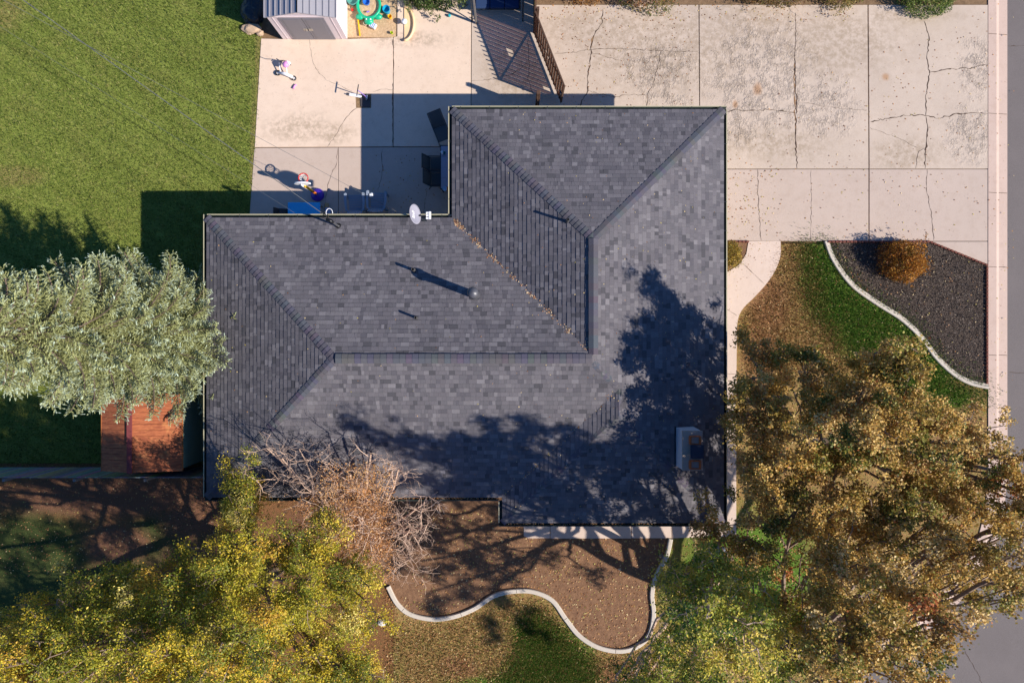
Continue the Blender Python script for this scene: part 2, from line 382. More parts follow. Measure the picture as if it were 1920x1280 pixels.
slabs('driveway', [
    [(885.2,-200),(1002,-200),(1002,10),(1309.4,10),(1311.4,300),(883.6,300)],
    [(1311.2,10),(1626,10),(1628,316.4),(1313,316.4)], [(1628.2,10),(1851.6,10),(1851.6,316.4),(1630,316.4)]], [m_drive, m_crack, m_crack2], .02, [
    ([(1130,18),(1128,45),(1112,70),(1109,88),(1106,120),(1102,150),(1101,172),(1092,190),(1086,206)], 1.0, 3.0, 1, 1.4),
    ([(1114,65),(1108,86)], 3, 5, 2, 1.2),
    ([(1040,102),(1075,99),(1105,94),(1140,92),(1190,93),(1240,96),(1308,98)], .7, 1.6, 1, 1.2),
    ([(1110,100),(1140,108),(1160,113)], .6, 1.6, 1, 1.4),
    ([(1240,96),(1232,130),(1224,160),(1214,178),(1213,206)], .8, 2.0, 1, 1.5),
    ([(1100,170),(1120,176),(1150,182),(1185,178),(1213,180)], .6, 1.4, 1, 1.3),
    ([(884,152),(920,150),(960,140),(990,118)], .6, 1.2, 1, 1.2), ([(990,70),(993,120),(990,150),(1000,178)], .6, 1.6, 1, 1.2),
    ([(1491,24),(1492,60),(1490,100),(1490,130)], .8, 2.0, 1, .8),
    ([(1490,110),(1491,150),(1493,200),(1491,260),(1494,316)], 1.8, 4.4, 1, 1.6), ([(1488,120),(1489,180),(1492,250)], 1, 4, 2, 1.4),
    ([(1355,211),(1380,207),(1410,208),(1440,206),(1470,210),(1492,212)], 1.2, 2.8, 1, 1.6),
    ([(1500,192),(1560,202),(1626,207)], .4, 1.1, 1, 1.2),
    ([(1733,40),(1741,70),(1738,110),(1742,140),(1736,180),(1735,218)], 1.2, 2.8, 1, 1.4),
    ([(1735,218),(1740,240),(1737,270),(1733,290),(1734,316)], 1.4, 4.2, 1, 1.8),
    ([(1630,228),(1670,222),(1700,217),(1735,217),(1760,222),(1800,213),(1851,214)], 1.4, 3.0, 1, 1.8),
    ([(1742,136),(1780,131),(1820,128),(1851,122)], 1.2, 2.8, 1, 1.8),
    ([(1630,240),(1690,262),(1720,278)], .4, .9, 1, 1.0), ([(1735,277),(1722,285),(1716,316)], .5, 1.4, 1, 1.4)])
slabs('driveway_strip', [[(1313,318),(1628,317.8),(1628,451.8),(1313,451.8)], [(1630,317.8),(1851.6,317.8),(1851.6,451.8),(1630,451.8)], [(1744,453),(1851.6,453),(1851.6,496)]],
    [m_strip, m_crack], .016, [
    ([(1420,318),(1421,360),(1423,400),(1427,451)], .8, 1.8, 1, 1.2), ([(1520,318),(1521,380),(1519,451)], .4, .9, 1, 1.0),
    ([(1738,318),(1737,360),(1746,400),(1750,451)], .7, 1.5, 1, 1.2)])
# pavement along the south wall, and the scrap of pavement at the corner
slabs('south_walk', [[(982,975),(1031,975),(1031,1008),(990,1008),(982,1004)], [(1032,975),(1183,975),(1183,1008.4),(1032,1008.4)], [(1184,975),(1259,975),(1259,1008),(1184,1008)], [(1260,975),(1380,984),(1380,1004),(1330,1006),(1260,1008)]], [m_walk, m_crack], .03, [], z0=-.08)
slabs('corner_pavement', [[(1568,1262),(1606,1238),(1622,1256),(1612,1268),(1590,1290)]], [m_walk, m_crack], .05, [([(1604,1262),(1609,1270)], 1, 2, 1)], z0=-.1)
# kerb and gutter (one swept profile) and the street
kb = MB()
K2 = [Vector(g2(*p)) for p in sK]
def offs(pts, d):
    o = []
    for i, p in enumerate(pts):
        t = (pts[min(i+1, len(pts)-1)]-pts[max(i-1, 0)]).normalized(); o.append(p+Vector((-t.y, t.x))*d)
    return o
prof = [(0, -.1), (0, .03), (.30, .03), (.42, -.015), (.74, -.03), (.74, -.15)]
rows = [[(p.x, p.y, z) for p in offs(K2, d)] for d, z in prof]; n = len(K2)
kb.add([v for r_ in rows for v in r_], [(j*n+i, (j+1)*n+i, (j+1)*n+i+1, j*n+i+1) for j in range(len(rows)-1) for i in range(n-1)])
for yy in (64, 213, 361, 500, 665, 820): 
    for (x0, x1, zz) in ((1853,1868,.034), (1868.6,1889,.012)):
        a, b = P(x0, yy), P(x1, yy+1); kb.add([(a.x, a.y-.008, zz if x0 < 1860 else -.006), (b.x, b.y-.008, zz if x0 < 1860 else -.022), (b.x, b.y+.008, zz if x0 < 1860 else -.022), (a.x, a.y+.008, zz if x0 < 1860 else -.006)], [(0,1,2,3)], 1)
tag(kb.build('kerb', [m_curb, m_crack]), kind='structure')
st = offs(K2, .735); far = [(st[-1].x, -300), (300, -300), (300, 300), (st[0].x, 300)]
mb = MB(); mb.prism([(p.x, p.y) for p in st]+far, -.2, -.04)
ribbon(mb, [(1891,86),(1930,85)], .8, 1.6, -.036, 1, .8, 3); ribbon(mb, [(1893,698),(1930,700)], .8, 1.6, -.036, 1, .8, 4)
ribbon(mb, [(1808,1216),(1822,1240),(1838,1270),(1845,1290)], .9, 1.8, -.036, 1, 1.2, 6); ribbon(mb, [(1888,470),(1886,560),(1887,640),(1884,760)], 2, 5, -.036, 1, 1.2, 9)
tag(mb.build('street', [m_asph, m_crack]), kind='structure')

# landscape edging, swept strip with a groove
def edging(name, pts, w_, z1, label, groove=False):
    mb = MB(); q = [Vector(g2(*p)) for p in pts]
    pr = [(-w_/2, -.05), (-w_/2, z1-.02), (-w_/2+.02, z1), (w_/2-.02, z1), (w_/2, z1-.02), (w_/2, -.05)]
    if groove: pr = [(-w_/2, -.05), (-w_/2, z1-.02), (-w_/2+.02, z1), (-.015, z1), (0, z1-.035), (.02, z1-.045), (.03, z1-.05), (w_/2-.01, z1-.05), (w_/2, -.05)]
    rows = [[(p.x, p.y, z) for p in offs(q, d)] for d, z in pr]; n = len(q)
    mb.add([v for r_ in rows for v in r_], [(j*n+i, (j+1)*n+i, (j+1)*n+i+1, j*n+i+1) for j in range(len(rows)-1) for i in range(n-1)])
    for k in range(9, n-4, 17):      # control joints
        t = (q[k+1]-q[k-1]).normalized(); nn = Vector((-t.y, t.x)); a, b = q[k]-nn*w_*.42, q[k]+nn*w_*.42
        mb.add([(*(a-t*.006), z1+.003), (*(b-t*.006), z1+.003), (*(b+t*.006), z1+.003), (*(a+t*.006), z1+.003)], [(0,1,2,3)], 1)
    return tag(mb.build(name, [m_edge, m_crack], smooth=False), label, 'edging', 'concrete garden edging')
edging('garden_edging', sEDA, .16, .09, 'pale concrete edging winding around the brown garden bed below the house')
edging('garden_edging', sEDB, .20, .08, 'pale grooved concrete edging curving between green grass and dark mulch bed', True)
# toothed brick edging of the mulch bed
t_br = plain('brick edging', (120, 74, 62), .9, .2, .3, 10)
def teeth(pts, label):
    mb = MB()
    for a, b in zip(pts[:-1], pts[1:]):
        a, b = Vector(g2(*a)), Vector(g2(*b)); L = (b-a).length; k = int(L/.13); ang = math.atan2((b-a).y, (b-a).x)
        for i in range(k):
            p = a.lerp(b, (i+.5)/k); mb.box((p.x, p.y, .03), (.105, .07, .10), ang+rnd.uniform(-.15, .15))
    return tag(mb.build('brick_edging', t_br, bevel=.008), label, 'edging', 'toothed brick edging')
teeth([(1551,453.5),(1742,453.5),(1851,498)], 'row of small dark red bricks edging the top of the dark mulch bed')
teeth([(1362,453.5),(1404,453.5)], 'short row of small bricks between the driveway and the little yellow bush')
teeth([(1849,500),(1849,720)], 'row of small bricks between the dark mulch bed and the street kerb')

# ------------------------------------------------------------------ house roof
EZ = 2.6; SL = 0.34
XL, XR, YS, YN = -10.02, 6.95, -5.11, 4.06        # west wing
UX, UY = -1.97, 7.61                              # north wing
EX, EY = -.32, -5.95                              # porch extension to the south
# a plane: (dx,dy,c): rise distance = dx*x+dy*y+c
roofs = [[(0,1,-YS),(0,-1,YN),(1,0,-XL),(-1,0,XR)], [(1,0,-UX),(-1,0,XR),(0,-1,UY),(0,1,-YS)], [(0,1,-EY),(1,0,-EX),(-1,0,XR),(0,-1,3.0)]]
def clip(poly_, a, b, c):     # keep a*x+b*y+c >= 0
    out = []
    for i in range(len(poly_)):
        p, q = poly_[i], poly_[(i+1) % len(poly_)]; dp = a*p[0]+b*p[1]+c; dq = a*q[0]+b*q[1]+c
        if dp >= 0: out.append(p)
        if (dp > 0 and dq < 0) or (dp < 0 and dq > 0):
            t = dp/(dp-dq); out.append((p[0]+(q[0]-p[0])*t, p[1]+(q[1]-p[1])*t))
    return out
def area(p): return abs(sum(p[i][0]*p[(i+1) % len(p)][1]-p[(i+1) % len(p)][0]*p[i][1] for i in range(len(p))))/2 if len(p) > 2 else 0
pieces = []
for ri, rf in enumerate(roofs):
    for pl in rf:
        base = [(-20,-20),(20,-20),(20,20),(-20,20)]
        base = clip(base, *pl)
        for o_ in rf:
            if o_ is not pl: base = clip(base, o_[0]-pl[0], o_[1]-pl[1], o_[2]-pl[2])
        cur = [base] if area(base) > 1e-4 else []
        for rj, ro in enumerate(roofs):
            if rj == ri: continue
            e = 1e-6 if rj > ri else -1e-6
            nxt = []
            for pc in cur:
                rest = pc; 
                for o_ in ro:      # part of rest where other roof plane is NOT above pl stays
                    a, b, c = o_[0]-pl[0], o_[1]-pl[1], o_[2]-pl[2]-e
                    outp = clip(rest, -a, -b, -c)
                    if area(outp) > 1e-4: nxt.append(outp)
                    rest = clip(rest, a, b, c)
                    if area(rest) < 1e-5: break
            cur = nxt
        for pc in cur: pieces.append((pl, pc))
def roof_h(x, y): return EZ + SL*max(min(p[0]*x+p[1]*y+p[2] for p in rf) for rf in roofs)

house = thing('house', (0, 0, 0), 'single storey house under a large dark grey shingled hip roof', 'house')
deck = MB(); sh = MB()
EXPO = .136
pal = [lin(c) for c in ((107,103,107),(100,97,101),(92,89,94),(115,111,114),(104,100,104),(82,80,84),(122,118,121))]
wts = [5, 5, 3, 3, 5, 1.4, 1.2]
rows_cache = {}
def tabs(key):
    if key not in rows_cache:
        r = random.Random(hash(key) & 0xffffff); t = -12-r.random()*.4; L = []
        while t < 12:
            w_ = r.choice((.08, .10, .13, .15, .17, .2, .25))*r.uniform(.9, 1.1)
            c = r.choices(pal, wts)[0]; k = r.uniform(.93, 1.07); L.append((t, t+w_, .0095+(.0065 if r.random() < .5 else 0), tuple(v*k for v in c))); t += w_
        rows_cache[key] = L
    return rows_cache[key]
SB = 1.0
for pl, pc in pieces:
    dx, dy, c = pl
    to_tw = lambda p: (-dy*p[0]+dx*p[1], dx*p[0]+dy*p[1]+c)
    def from_tw(t, w_, off): 
        w0 = w_-c; x = -dy*t+dx*w0; y = dx*t+dy*w0
        return (x, y, EZ+SL*w_+off)
    tw = [to_tw(p) for p in pc]
    a2 = sum(tw[i][0]*tw[(i+1) % len(tw)][1]-tw[(i+1) % len(tw)][0]*tw[i][1] for i in range(len(tw)))
    if a2 < 0: tw = tw[::-1]
    v = [from_tw(t, w_, -.004) for t, w_ in tw]; deck.add(v, [tuple(range(len(v)))])
    v = [from_tw(t, w_, -.05) for t, w_ in tw]; deck.add(v, [tuple(range(len(v)))[::-1]])
    w0, w1 = min(q[1] for q in tw), max(q[1] for q in tw); t0, t1 = min(q[0] for q in tw), max(q[0] for q in tw)
    pid = int(dx)*7+int(dy)*3+round(c*10)*0
    for k in range(int(w0/EXPO), int(w1/EXPO)+1):
        a, b = k*EXPO, (k+1)*EXPO
        for (ta, tb, th, cc) in tabs((pid, k)):
            if tb < t0 or ta > t1: continue
            q = [(ta+.0015, a), (tb-.0015, a), (tb-.0015, b-.0045), (ta+.0015, b-.0045)]
            for i in range(len(tw)):
                p, r_ = tw[i], tw[(i+1) % len(tw)]
                q = clip(q, -(r_[1]-p[1]), (r_[0]-p[0]), (r_[1]-p[1])*p[0]-(r_[0]-p[0])*p[1])
                if len(q) < 3: break
            if len(q) < 3 or area(q) < 2e-5: continue
            top = [from_tw(t, w_, th-(th-.0015)*(w_-a)/EXPO) for t, w_ in q]; bot = [from_tw(t, w_, -.003) for t, w_ in q]; n = len(q)
            # side of the mapping (t,w)->(x,y) keeps orientation
            sh.add(top+bot, [tuple(range(n))]+[(i+n, (i+1) % n+n, (i+1) % n, i) for i in range(n)], 0, cc)
sh_o = sh.build('roof', m_shingle, house)
deck.build('roof_deck', m_dark, sh_o)
# ridge and hip caps
def caps(name, a, b, lift, wd, step=.145, thick=.012, vent=False):
    mb = MB(); a = Vector(a); b = Vector(b); L = (b-a).length; d = (b-a)/L; sd = Vector((-d.y, d.x)); k = int(L/step)
    def q(s_, o_, up):
        p = a+d*s_+sd*o_; return (p.x, p.y, roof_h(a.x+d.x*s_, a.y+d.y*s_)-drop*abs(o_)+up)
    hh = roof_h(*(a+d*L*.5)); drop = (hh-roof_h(*(a+d*L*.5+sd*wd)))/wd
    if vent:
        vs = []; 
        for s_ in (0, L):
            for o_, u in ((-wd*.9, .0), (-wd*.9, lift-.004), (0, lift-.002+.0), (wd*.9, lift-.004), (wd*.9, .0)): vs.append(q(s_, o_, u))
        mb.add(vs, [(0,1,6,5),(1,2,7,6),(2,3,8,7),(3,4,9,8),(0,4,3,2,1),(5,6,7,8,9)], 0, lin((48, 48, 54)))
    for i in range(k+1):
        s0, s1 = i*L/(k+1), (i+1)*L/(k+1); cc = lin((92, 90, 97)); cc = tuple(v*rnd.uniform(.86, 1.06) for v in cc)
        w2 = wd*rnd.uniform(.97, 1.03)
        for sgn in (-1, 1):
            pts = [q(s0, 0, lift+thick), q(s1, 0, lift+.003), q(s1, sgn*w2, lift+.003), q(s0, sgn*w2, lift+thick)]
            low = [q(s0, 0, lift-.004), q(s1, 0, lift-.004), q(s1, sgn*w2, lift-.006 if vent else -.002), q(s0, sgn*w2, lift-.006 if vent else -.002)]
            f = [(0,1,2,3),(0,3,7,4),(3,2,6,7),(1,0,4,5)] if sgn < 0 else [(3,2,1,0),(4,7,3,0),(7,6,2,3),(5,4,0,1)]
            mb.add(pts+low, f, 0, cc)
    return mb.build(name, m_shingle, sh_o)
RYL = (YS+YN)/2; hwL = (YN-YS)/2; RXU = (UX+XR)/2; hwU = (XR-UX)/2; RXE = (EX+XR)/2; hwE = (XR-EX)/2
yU1 = UY-hwU; xL0 = XL+hwL
hips = [((UX,UY),(RXU,yU1)), ((XR,UY),(RXU,yU1)), ((XL,YN),(xL0,RYL)), ((XL,YS),(xL0,RYL)), ((EX,EY),(RXE,EY+hwE)), ((XR,EY),(RXE,EY+hwE)), ((RXE,YS+hwE),(RXU,YS+hwU))]
for i, (a, b) in enumerate(hips): caps('hip_cap', a, b, .010 if i < 4 else .004, .135 if i < 4 else .11, thick=.018 if i < 4 else .006)
caps('ridge_vent', (RXU, YN-hwU), (RXU, yU1), .045, .145, .2, .01, True)
caps('ridge_vent', (xL0+.05, RYL), (RXU-.05, RYL), .06, .145, .2, .01, True)
caps('ridge_vent', (RXE, EY+hwE), (RXE, YS+hwE), .004, .11, .2, .006)
# walls, soffit, fascia
ov = .5
outl = [(XL,YS),(EX,YS),(EX,EY),(XR,EY),(XR,UY),(UX,UY),(UX,YN),(XL,YN)]
wl = [(XL+ov,YS+ov),(EX+ov,YS+ov),(EX+ov,EY+ov),(XR-ov,EY+ov),(XR-ov,UY-ov),(UX+ov,UY-ov),(UX+ov,YN-ov),(XL+ov,YN-ov)]
mb = MB()
for i in range(8):
    a, b = wl[i], wl[(i+1) % 8]; L = math.dist(a, b); k = int(2.5/.16)
    d = ((b[0]-a[0])/L, (b[1]-a[1])/L); nn = (d[1], -d[0])
    for j in range(16):       # lapped boards
        z0, z1 = -.1+j*.164, -.1+(j+1)*.164
        mb.add([(a[0]+nn[0]*.02, a[1]+nn[1]*.02, z0), (b[0]+nn[0]*.02, b[1]+nn[1]*.02, z0), (b[0], b[1], z1), (a[0], a[1], z1)], [(0,1,2,3)])
        mb.add([(a[0]+nn[0]*.02, a[1]+nn[1]*.02, z0), (b[0]+nn[0]*.02, b[1]+nn[1]*.02, z0), (b[0], b[1], z0), (a[0], a[1], z0)], [(3,2,1,0)])
mb.build('wall', m_wall, house)
mb = MB(); mb.prism(outl, EZ-.16, EZ-.12, bottom=True); mb.build('soffit', m_wall, house)
# gutters: open troughs on every eave
for i in range(8):
    a, b = Vector(outl[i]), Vector(outl[(i+1) % 8]); d = (b-a).normalized(); nn = Vector((d.y, -d.x))
    cx0 = -.0 if i in (0, 5) else .115; mb = MB()
    s0 = a-d*(0 if i in (2, 7) and False else .0); 
    A, B = a, b
    # mitre ends: convex corners extend, the two inner corners stop short
    inner = {(EX, YS), (UX, YN)}
    A = A + d*(.13 if tuple(a) in [tuple(Vector(k)) for k in inner] else -.112)
    B = B - d*(.13 if tuple(b) in [tuple(Vector(k)) for k in inner] else -.0)
    def pt(p, o_, z): return (p.x+nn.x*o_, p.y+nn.y*o_, z)
    zt = EZ-.03
    prof = [(.004, zt-.02), (.004, zt-.11), (.085, zt-.11), (.124, zt-.06), (.124, zt), (.094, zt), (.094, zt-.02), (.094, zt-.06), (.078, zt-.1), (.012, zt-.1), (.012, zt-.02)]
    n = len(prof); vs = [pt(A, o_, z) for o_, z in prof]+[pt(B, o_, z) for o_, z in prof]
    mb.add(vs, [(j, (j+1) % n, n+(j+1) % n, n+j) for j in range(n) if j < 5], 0)
    mb.add(vs, [(j, (j+1) % n, n+(j+1) % n, n+j) for j in range(5, n)], 1)
    L = (B-A).length
    for j in range(int(L/.95)+1):
        p = A+d*min(L-.05, .2+j*.95); mb.bar(pt(p, .01, zt-.004), pt(p, .105, zt+.002), .02, .006, 2)
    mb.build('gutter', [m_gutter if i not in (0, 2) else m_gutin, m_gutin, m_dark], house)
    mb = MB(); mb.add([pt(a, .0, EZ-.13), pt(b, .0, EZ-.13), pt(b, .0, EZ+.004), pt(a, .0, EZ+.004)], [(0,1,2,3)]); mb.build('fascia', m_wall, house)
# downpipe at the inner corner and one by the south-west
mb = MB(); mb.tube([(UX-.06, YN+.06, EZ-.12), (UX+.2, YN-.3, EZ-.4), (UX+.36, YN-.42, EZ-.6), (UX+.36, YN-.42, .1)], .04, 8); mb.build('downpipe', m_dark, house)
# chimney
z0 = 3.0
cx0, cx1, cy0, cy1, ct = 5.26, 5.86, -3.96, -2.76, 3.98
mb = MB(); zb = 2.95
vs = [(cx0-.02,cy0-.02,zb),(cx1,cy0-.02,zb),(cx1,cy1+.02,zb),(cx0-.02,cy1+.02,zb),(cx0+.0,cy0,ct-.07),(cx1,cy0,ct-.07),(cx1,cy1,ct-.07),(cx0+.0,cy1,ct-.07)]
mb.add(vs, [(0,1,5,4),(1,2,6,5),(2,3,7,6),(3,0,4,7),(4,5,6,7)])
ch = mb.build('chimney', m_stucco, house, bevel=.01)
mb = MB(); mb.box(((cx0+cx1)/2, (cy0+cy1)/2, ct-.035), (cx1-cx0+.03, cy1-cy0+.03, .075)); mb.build('chimney_crown', m_crown, ch, bevel=.012)
for yy in (cy1-.27, cy0+.18):
    mb = MB(); q = [(-.13,-.1),(.13,-.1),(.13,.1),(-.13,.1)]
    for (w_, h_, z_) in ((.30, .24, .05),): 
        for sx_, sy_, lx, ly in ((0,-1,w_,.03),(0,1,w_,.03),(-1,0,.03,h_),(1,0,.03,h_)):
            mb.box((cx0+.36+sx_*w_/2, yy+sy_*h_/2, ct+.05), (lx+.03, ly, .12))
    mb.box((cx0+.36, yy, ct+.03), (.27, .21, .03), mi=1)
    mb.build('flue', [m_clay, m_crown], ch, bevel=.006)
mb = MB(); mb.box((cx0+.40, (cy0+cy1)/2+.0, ct+.17), (.42, .42, .03)); mb.box((cx0+.40, (cy0+cy1)/2, ct+.192), (.36, .36, .02)); mb.box((cx0+.40, (cy0+cy1)/2, ct+.08), (.3, .3, .17))
mb.build('chimney_cap', plain('blue black steel', (26, 34, 56), .45, .5, .2, 12), ch, bevel=.012)
mb = MB(); mb.box((cx0-.05, (cy0+cy1)/2, roof_h(cx0, (cy0+cy1)/2)+.012), (.12, 1.3, .02), Matrix.Rotation(math.atan(SL), 3, 'Y')); mb.build('flashing', m_dark, ch)

# vents: base flashing, pipe, cap
def vent(px, py, zr, h, r, cap, name='vent_pipe'):
    p = P(px, py, zr); z = roof_h(p.x, p.y); mb = MB()
    # tilted flashing plate
    e = .02; s_ = r*1.2
    v = []
    for dx_, dy_ in ((-s_,-s_),(s_,-s_),(s_,s_),(-s_,s_)):
        v.append((p.x+dx_, p.y+dy_, roof_h(p.x+dx_, p.y+dy_)+.016))
    mb.add(v+[(a, b, c-.02) for a, b, c in v], [(0,1,2,3),(4,5,1,0),(5,6,2,1),(6,7,3,2),(7,4,0,3)], 0)
    mb.lathe((p.x, p.y, z), [(r*1.5, -.02), (r*1.25, .06), (r*1.02, .10)], 16)
    fl = mb.build('flashing', m_flashing, house)
    mb = MB(); mb.lathe((p.x, p.y, z), [(r, -.05), (r, h), (r*.82, h), (r*.82, h-.12)], 18); o = mb.build(name, m_galv if cap else m_pipe, house, smooth=False)
    if cap:
        mb = MB(); mb.lathe((p.x, p.y, z+h), [(r*.8, -.02), (r*.8, .05), (r*1.35, .05), (r*1.38, .09), (r*1.1, .17), (.01, .21)], 20); mb.lathe((p.x, p.y, z+h*.93), [(r*1.12, 0), (r*1.12, .03)], 18)
        mb.build('vent_cap', plain('vent steel', (84, 84, 90), .4, .6, .15, 12), o, smooth=True)
m_flashing = plain('painted flashing', (70, 70, 76), .8, .3, .15, 10); m_pipe = plain('painted pipe', (84, 82, 80), .7, .3, .2, 12)  # flashing has its own grey paint, meant to blend into the shingles
vent(890, 553, 3.5, 1.0, .125, True); vent(777, 507, 3.2, .36, .05, False); vent(782, 596, 3.7, .34, .04, False); vent(1064, 414, 4.0, .40, .042, False)
# electric mast with its cables
p = P(630, 421, 3.0); zr = roof_h(p.x, p.y)
mast = thing('service_mast', (p.x, p.y, zr), 'black electric service mast with cable loops on the roof edge above the blue table', 'mast')
mb = MB(); mb.lathe((0,0,0), [(.11,-.03),(.07,.05),(.045,.1)], 16); mb.build('boot', m_black, mast, smooth=True)
mb = MB(); mb.tube([(0,0,-.05),(0,0,.75)], .035, 12); mb.build('pole', m_galv, mast)
mb = MB(); mb.tube([(0,0,.72),(0,0,.82),(-.05,.03,.88),(-.13,.07,.84),(-.16,.09,.78)], [.045,.06,.065,.06,.045], 12)
mb.build('weatherhead', m_black, mast, smooth=True)
mb = MB()
tgt = P(607, 402, 2.95)-Vector((p.x, p.y, zr))
for k, (ax, ay) in enumerate(((-.1,.2),(.02,.1),(-.15,.02))):
    pts = []
    for i in range(13):
        t = i/12; q = Vector((-.15,.08,.78)).lerp(tgt+Vector((0,0,.02*k)), t); q += Vector((ax, ay, -.28))*math.sin(math.pi*t)
        pts.append(q)
    mb.tube(pts, .012, 5)
mb.build('cable_loop', m_black, mast, smooth=True)
mb = MB(); pts = []
for i in range(17):
    a = i/16*math.pi*1.25-.2; pts.append(tgt+Vector((.19+.10*math.cos(a), .05+.13*math.sin(a), .02+.05*i/16)))
mb.tube(pts, .012, 6); mb.build('white_cable', m_white, mast, smooth=True)
# overhead cables
def cable(a, b, r, label, sag, twist=False):
    mb = MB(); a = Vector(a); b = Vector(b); 
    for s_ in range(3 if twist else 1):
        pts = []
        N = 120 if twist else 40
        for i in range(N+1):
            t = i/N; q = a.lerp(b, t); q.z -= sag*4*t*(1-t)
            if twist: q += Vector((math.cos(i*1.3+s_*2.1), math.sin(i*1.3+s_*2.1), 0))*r*1.1
            pts.append(q)
        mb.tube(pts, r, 5)
    return tag(mb.build('overhead_cable', m_cable, smooth=True), label, 'cable', 'cables running to the house')
m_cable = plain('cable sheath', (96, 98, 100), .6, .4, .1, 4)
cable(P(607, 402, 2.95), P(-420, -330, 7.5), .0065, 'twisted overhead power cable running from the roof mast to the top left corner', .15, True)
cable(P(757, 404, 2.45), P(-300, -165, 7.0), .006, 'thin overhead cable crossing the patio and lawn, ending at the eave by the dish', .12)
cable(P(560, 404, 2.4), P(-380, -190, 6.9), .004, 'thinnest overhead cable crossing the patio left of the basketball toy', .12)

# satellite dish
p = P(792, 408, 3.2); zr = roof_h(p.x, p.y)
dish = thing('satellite_dish', (p.x, p.y, zr), 'grey white satellite dish on the roof edge beside the gutter', 'satellite dish')
mb = MB(); mb.box((0,0,.015), (.16,.16,.02)); mb.tube([(0,0,0),(-.05,0,.25),(-.16,0,.48)], .022, 10); mb.build('mount', m_dark, dish)
n_ = Vector((.93, .06, .40)).normalized(); ctr = P(775, 402, 3.75)-Vector((p.x, p.y, zr))
q_ = n_.to_track_quat('Z', 'Y').to_matrix()
mb = MB(); NR, NA = 6, 32; vs = []; fs = []
for side in (0, 1):
    for i in range(NR+1):
        rr = i/NR
        for j in range(NA):
            a = 2*math.pi*j/NA; vs.append(ctr + q_ @ Vector((.31*rr*math.cos(a), .335*rr*math.sin(a), .075*rr*rr-side*.012)))
o2 = (NR+1)*NA
for i in range(NR):
    for j in range(NA):
        j2 = (j+1) % NA; fs.append((i*NA+j, (i+1)*NA+j, (i+1)*NA+j2, i*NA+j2)); fs.append((o2+i*NA+j, o2+i*NA+j2, o2+(i+1)*NA+j2, o2+(i+1)*NA+j))
for j in range(NA): fs.append((NR*NA+j, o2+NR*NA+j, o2+NR*NA+(j+1) % NA, NR*NA+(j+1) % NA))
mb.add(vs, fs); refl = mb.build('reflector', plain('dish paint', (150, 148, 160), .6, .4, .03, 4), dish, smooth=True)
tc = bpy.data.curves.new('t', 'FONT'); tc.body = 'dish'; tc.size = .20; tc.align_x = 'CENTER'; tc.align_y = 'CENTER'; tc.extrude = .002
to = bpy.data.objects.new('t', tc); C.objects.link(to); dg = bpy.context.evaluated_depsgraph_get(); me = bpy.data.meshes.new_from_object(to.evaluated_get(dg))
bpy.data.objects.remove(to); me.materials.clear(); me.materials.append(plain('white print', (250, 250, 250), .4, .4, .02))
lo = bpy.data.objects.new('lettering', me); C.objects.link(lo); lo.parent = refl
yv = Vector((-.30, 0, .85)); yv = (n_.cross(Vector((0, 1, 0)))).normalized()   # text reads upwards along world +Y
xv = Vector((0, 1, 0)); xv = (xv-n_*xv.dot(n_)).normalized(); yv = n_.cross(xv).normalized()
lo.matrix_local = Matrix.Translation(ctr+n_*.012+yv*.02) @ Matrix((xv, yv, n_)).transposed().to_4x4()
feed = P(803, 404, 3.55)-Vector((p.x, p.y, zr))
mb = MB(); mb.bar(ctr-n_*.02+Vector((.05,0,-.22)), feed+Vector((-.03,.0,-.02)), .045, .04); mb.build('arm', m_dark, dish)
mb = MB(); mb.box(feed+Vector((.05,0,0)), (.07,.24,.08))
for s_ in (-1, 0, 1): mb.tube([feed+Vector((.02, s_*.09, 0)), feed+Vector((-.07, s_*.08, .0))], [.03, .038], 10)
mb.build('receiver', m_white, dish, bevel=.008)

# ------------------------------------------------------------------ fences, gate, sheds
m_boards = attr_mat('weathered fence boards', .9, .2, 12, .3, bump=.3)
m_board = plain('weathered boards', (128, 122, 118), .9, .2, .3, 5, bump=.4); m_brown = plain('brown slats', (92, 70, 58), .85, .2, .3, 6, bump=.3)
def boardfence(name, a, b, h, label, mat, step=.145, gap=.006, base=0.0, post=2.4, tone=(150, 146, 142)):
    a = Vector((*a, 0)); b = Vector((*b, 0)); L = (b-a).length; d = (b-a)/L; ang = math.atan2(d.y, d.x); nn = Vector((-d.y, d.x, 0))
    root = thing(name, a, label, 'fence'); r = random.Random(5); mb = MB()
    k = int(L/step)
    for i in range(k):
        c = d*(i+.5)*step; hh = h+r.uniform(-.015, .015); cc = 1
        m = Matrix.Rotation(ang, 3, 'Z') @ Matrix.Rotation(r.uniform(-.012, .012), 3, 'Y')
        mb.box(c+nn*(.012+r.uniform(-.004, .004))+Vector((0,0,base+hh/2)), (step-gap, .018, hh), m, col=tuple(v*r.uniform(.55, 1.25) for v in lin(tone)))
    mb.build('panel', m_boards, root)
    mb = MB()
    for z in (.35, 1.0, h-.2): mb.box(d*L/2-nn*.02+Vector((0,0,z)), (L, .04, .09), ang)
    mb.build('rail', mat, root)
    for i in range(int(L/post)+1):
        mb = MB(); mb.box(d*min(L-.05, i*post+.05)-nn*.085+Vector((0,0,(h+.02)/2)), (.09,.09,h+.02), ang); mb.build('post', mat, root)
    return root
boardfence('board_fence', (-24.5, -4.62), (-9.55, -4.62), 1.83, 'weathered grey board fence running left from the house behind the red shed', m_board)
a = P(1001, 64); boardfence('board_fence', (a.x, a.y+.02), (a.x, a.y+5), 1.8, 'brown board fence beside the blue swing seat at the top of the photo', m_brown, tone=(110, 86, 70))
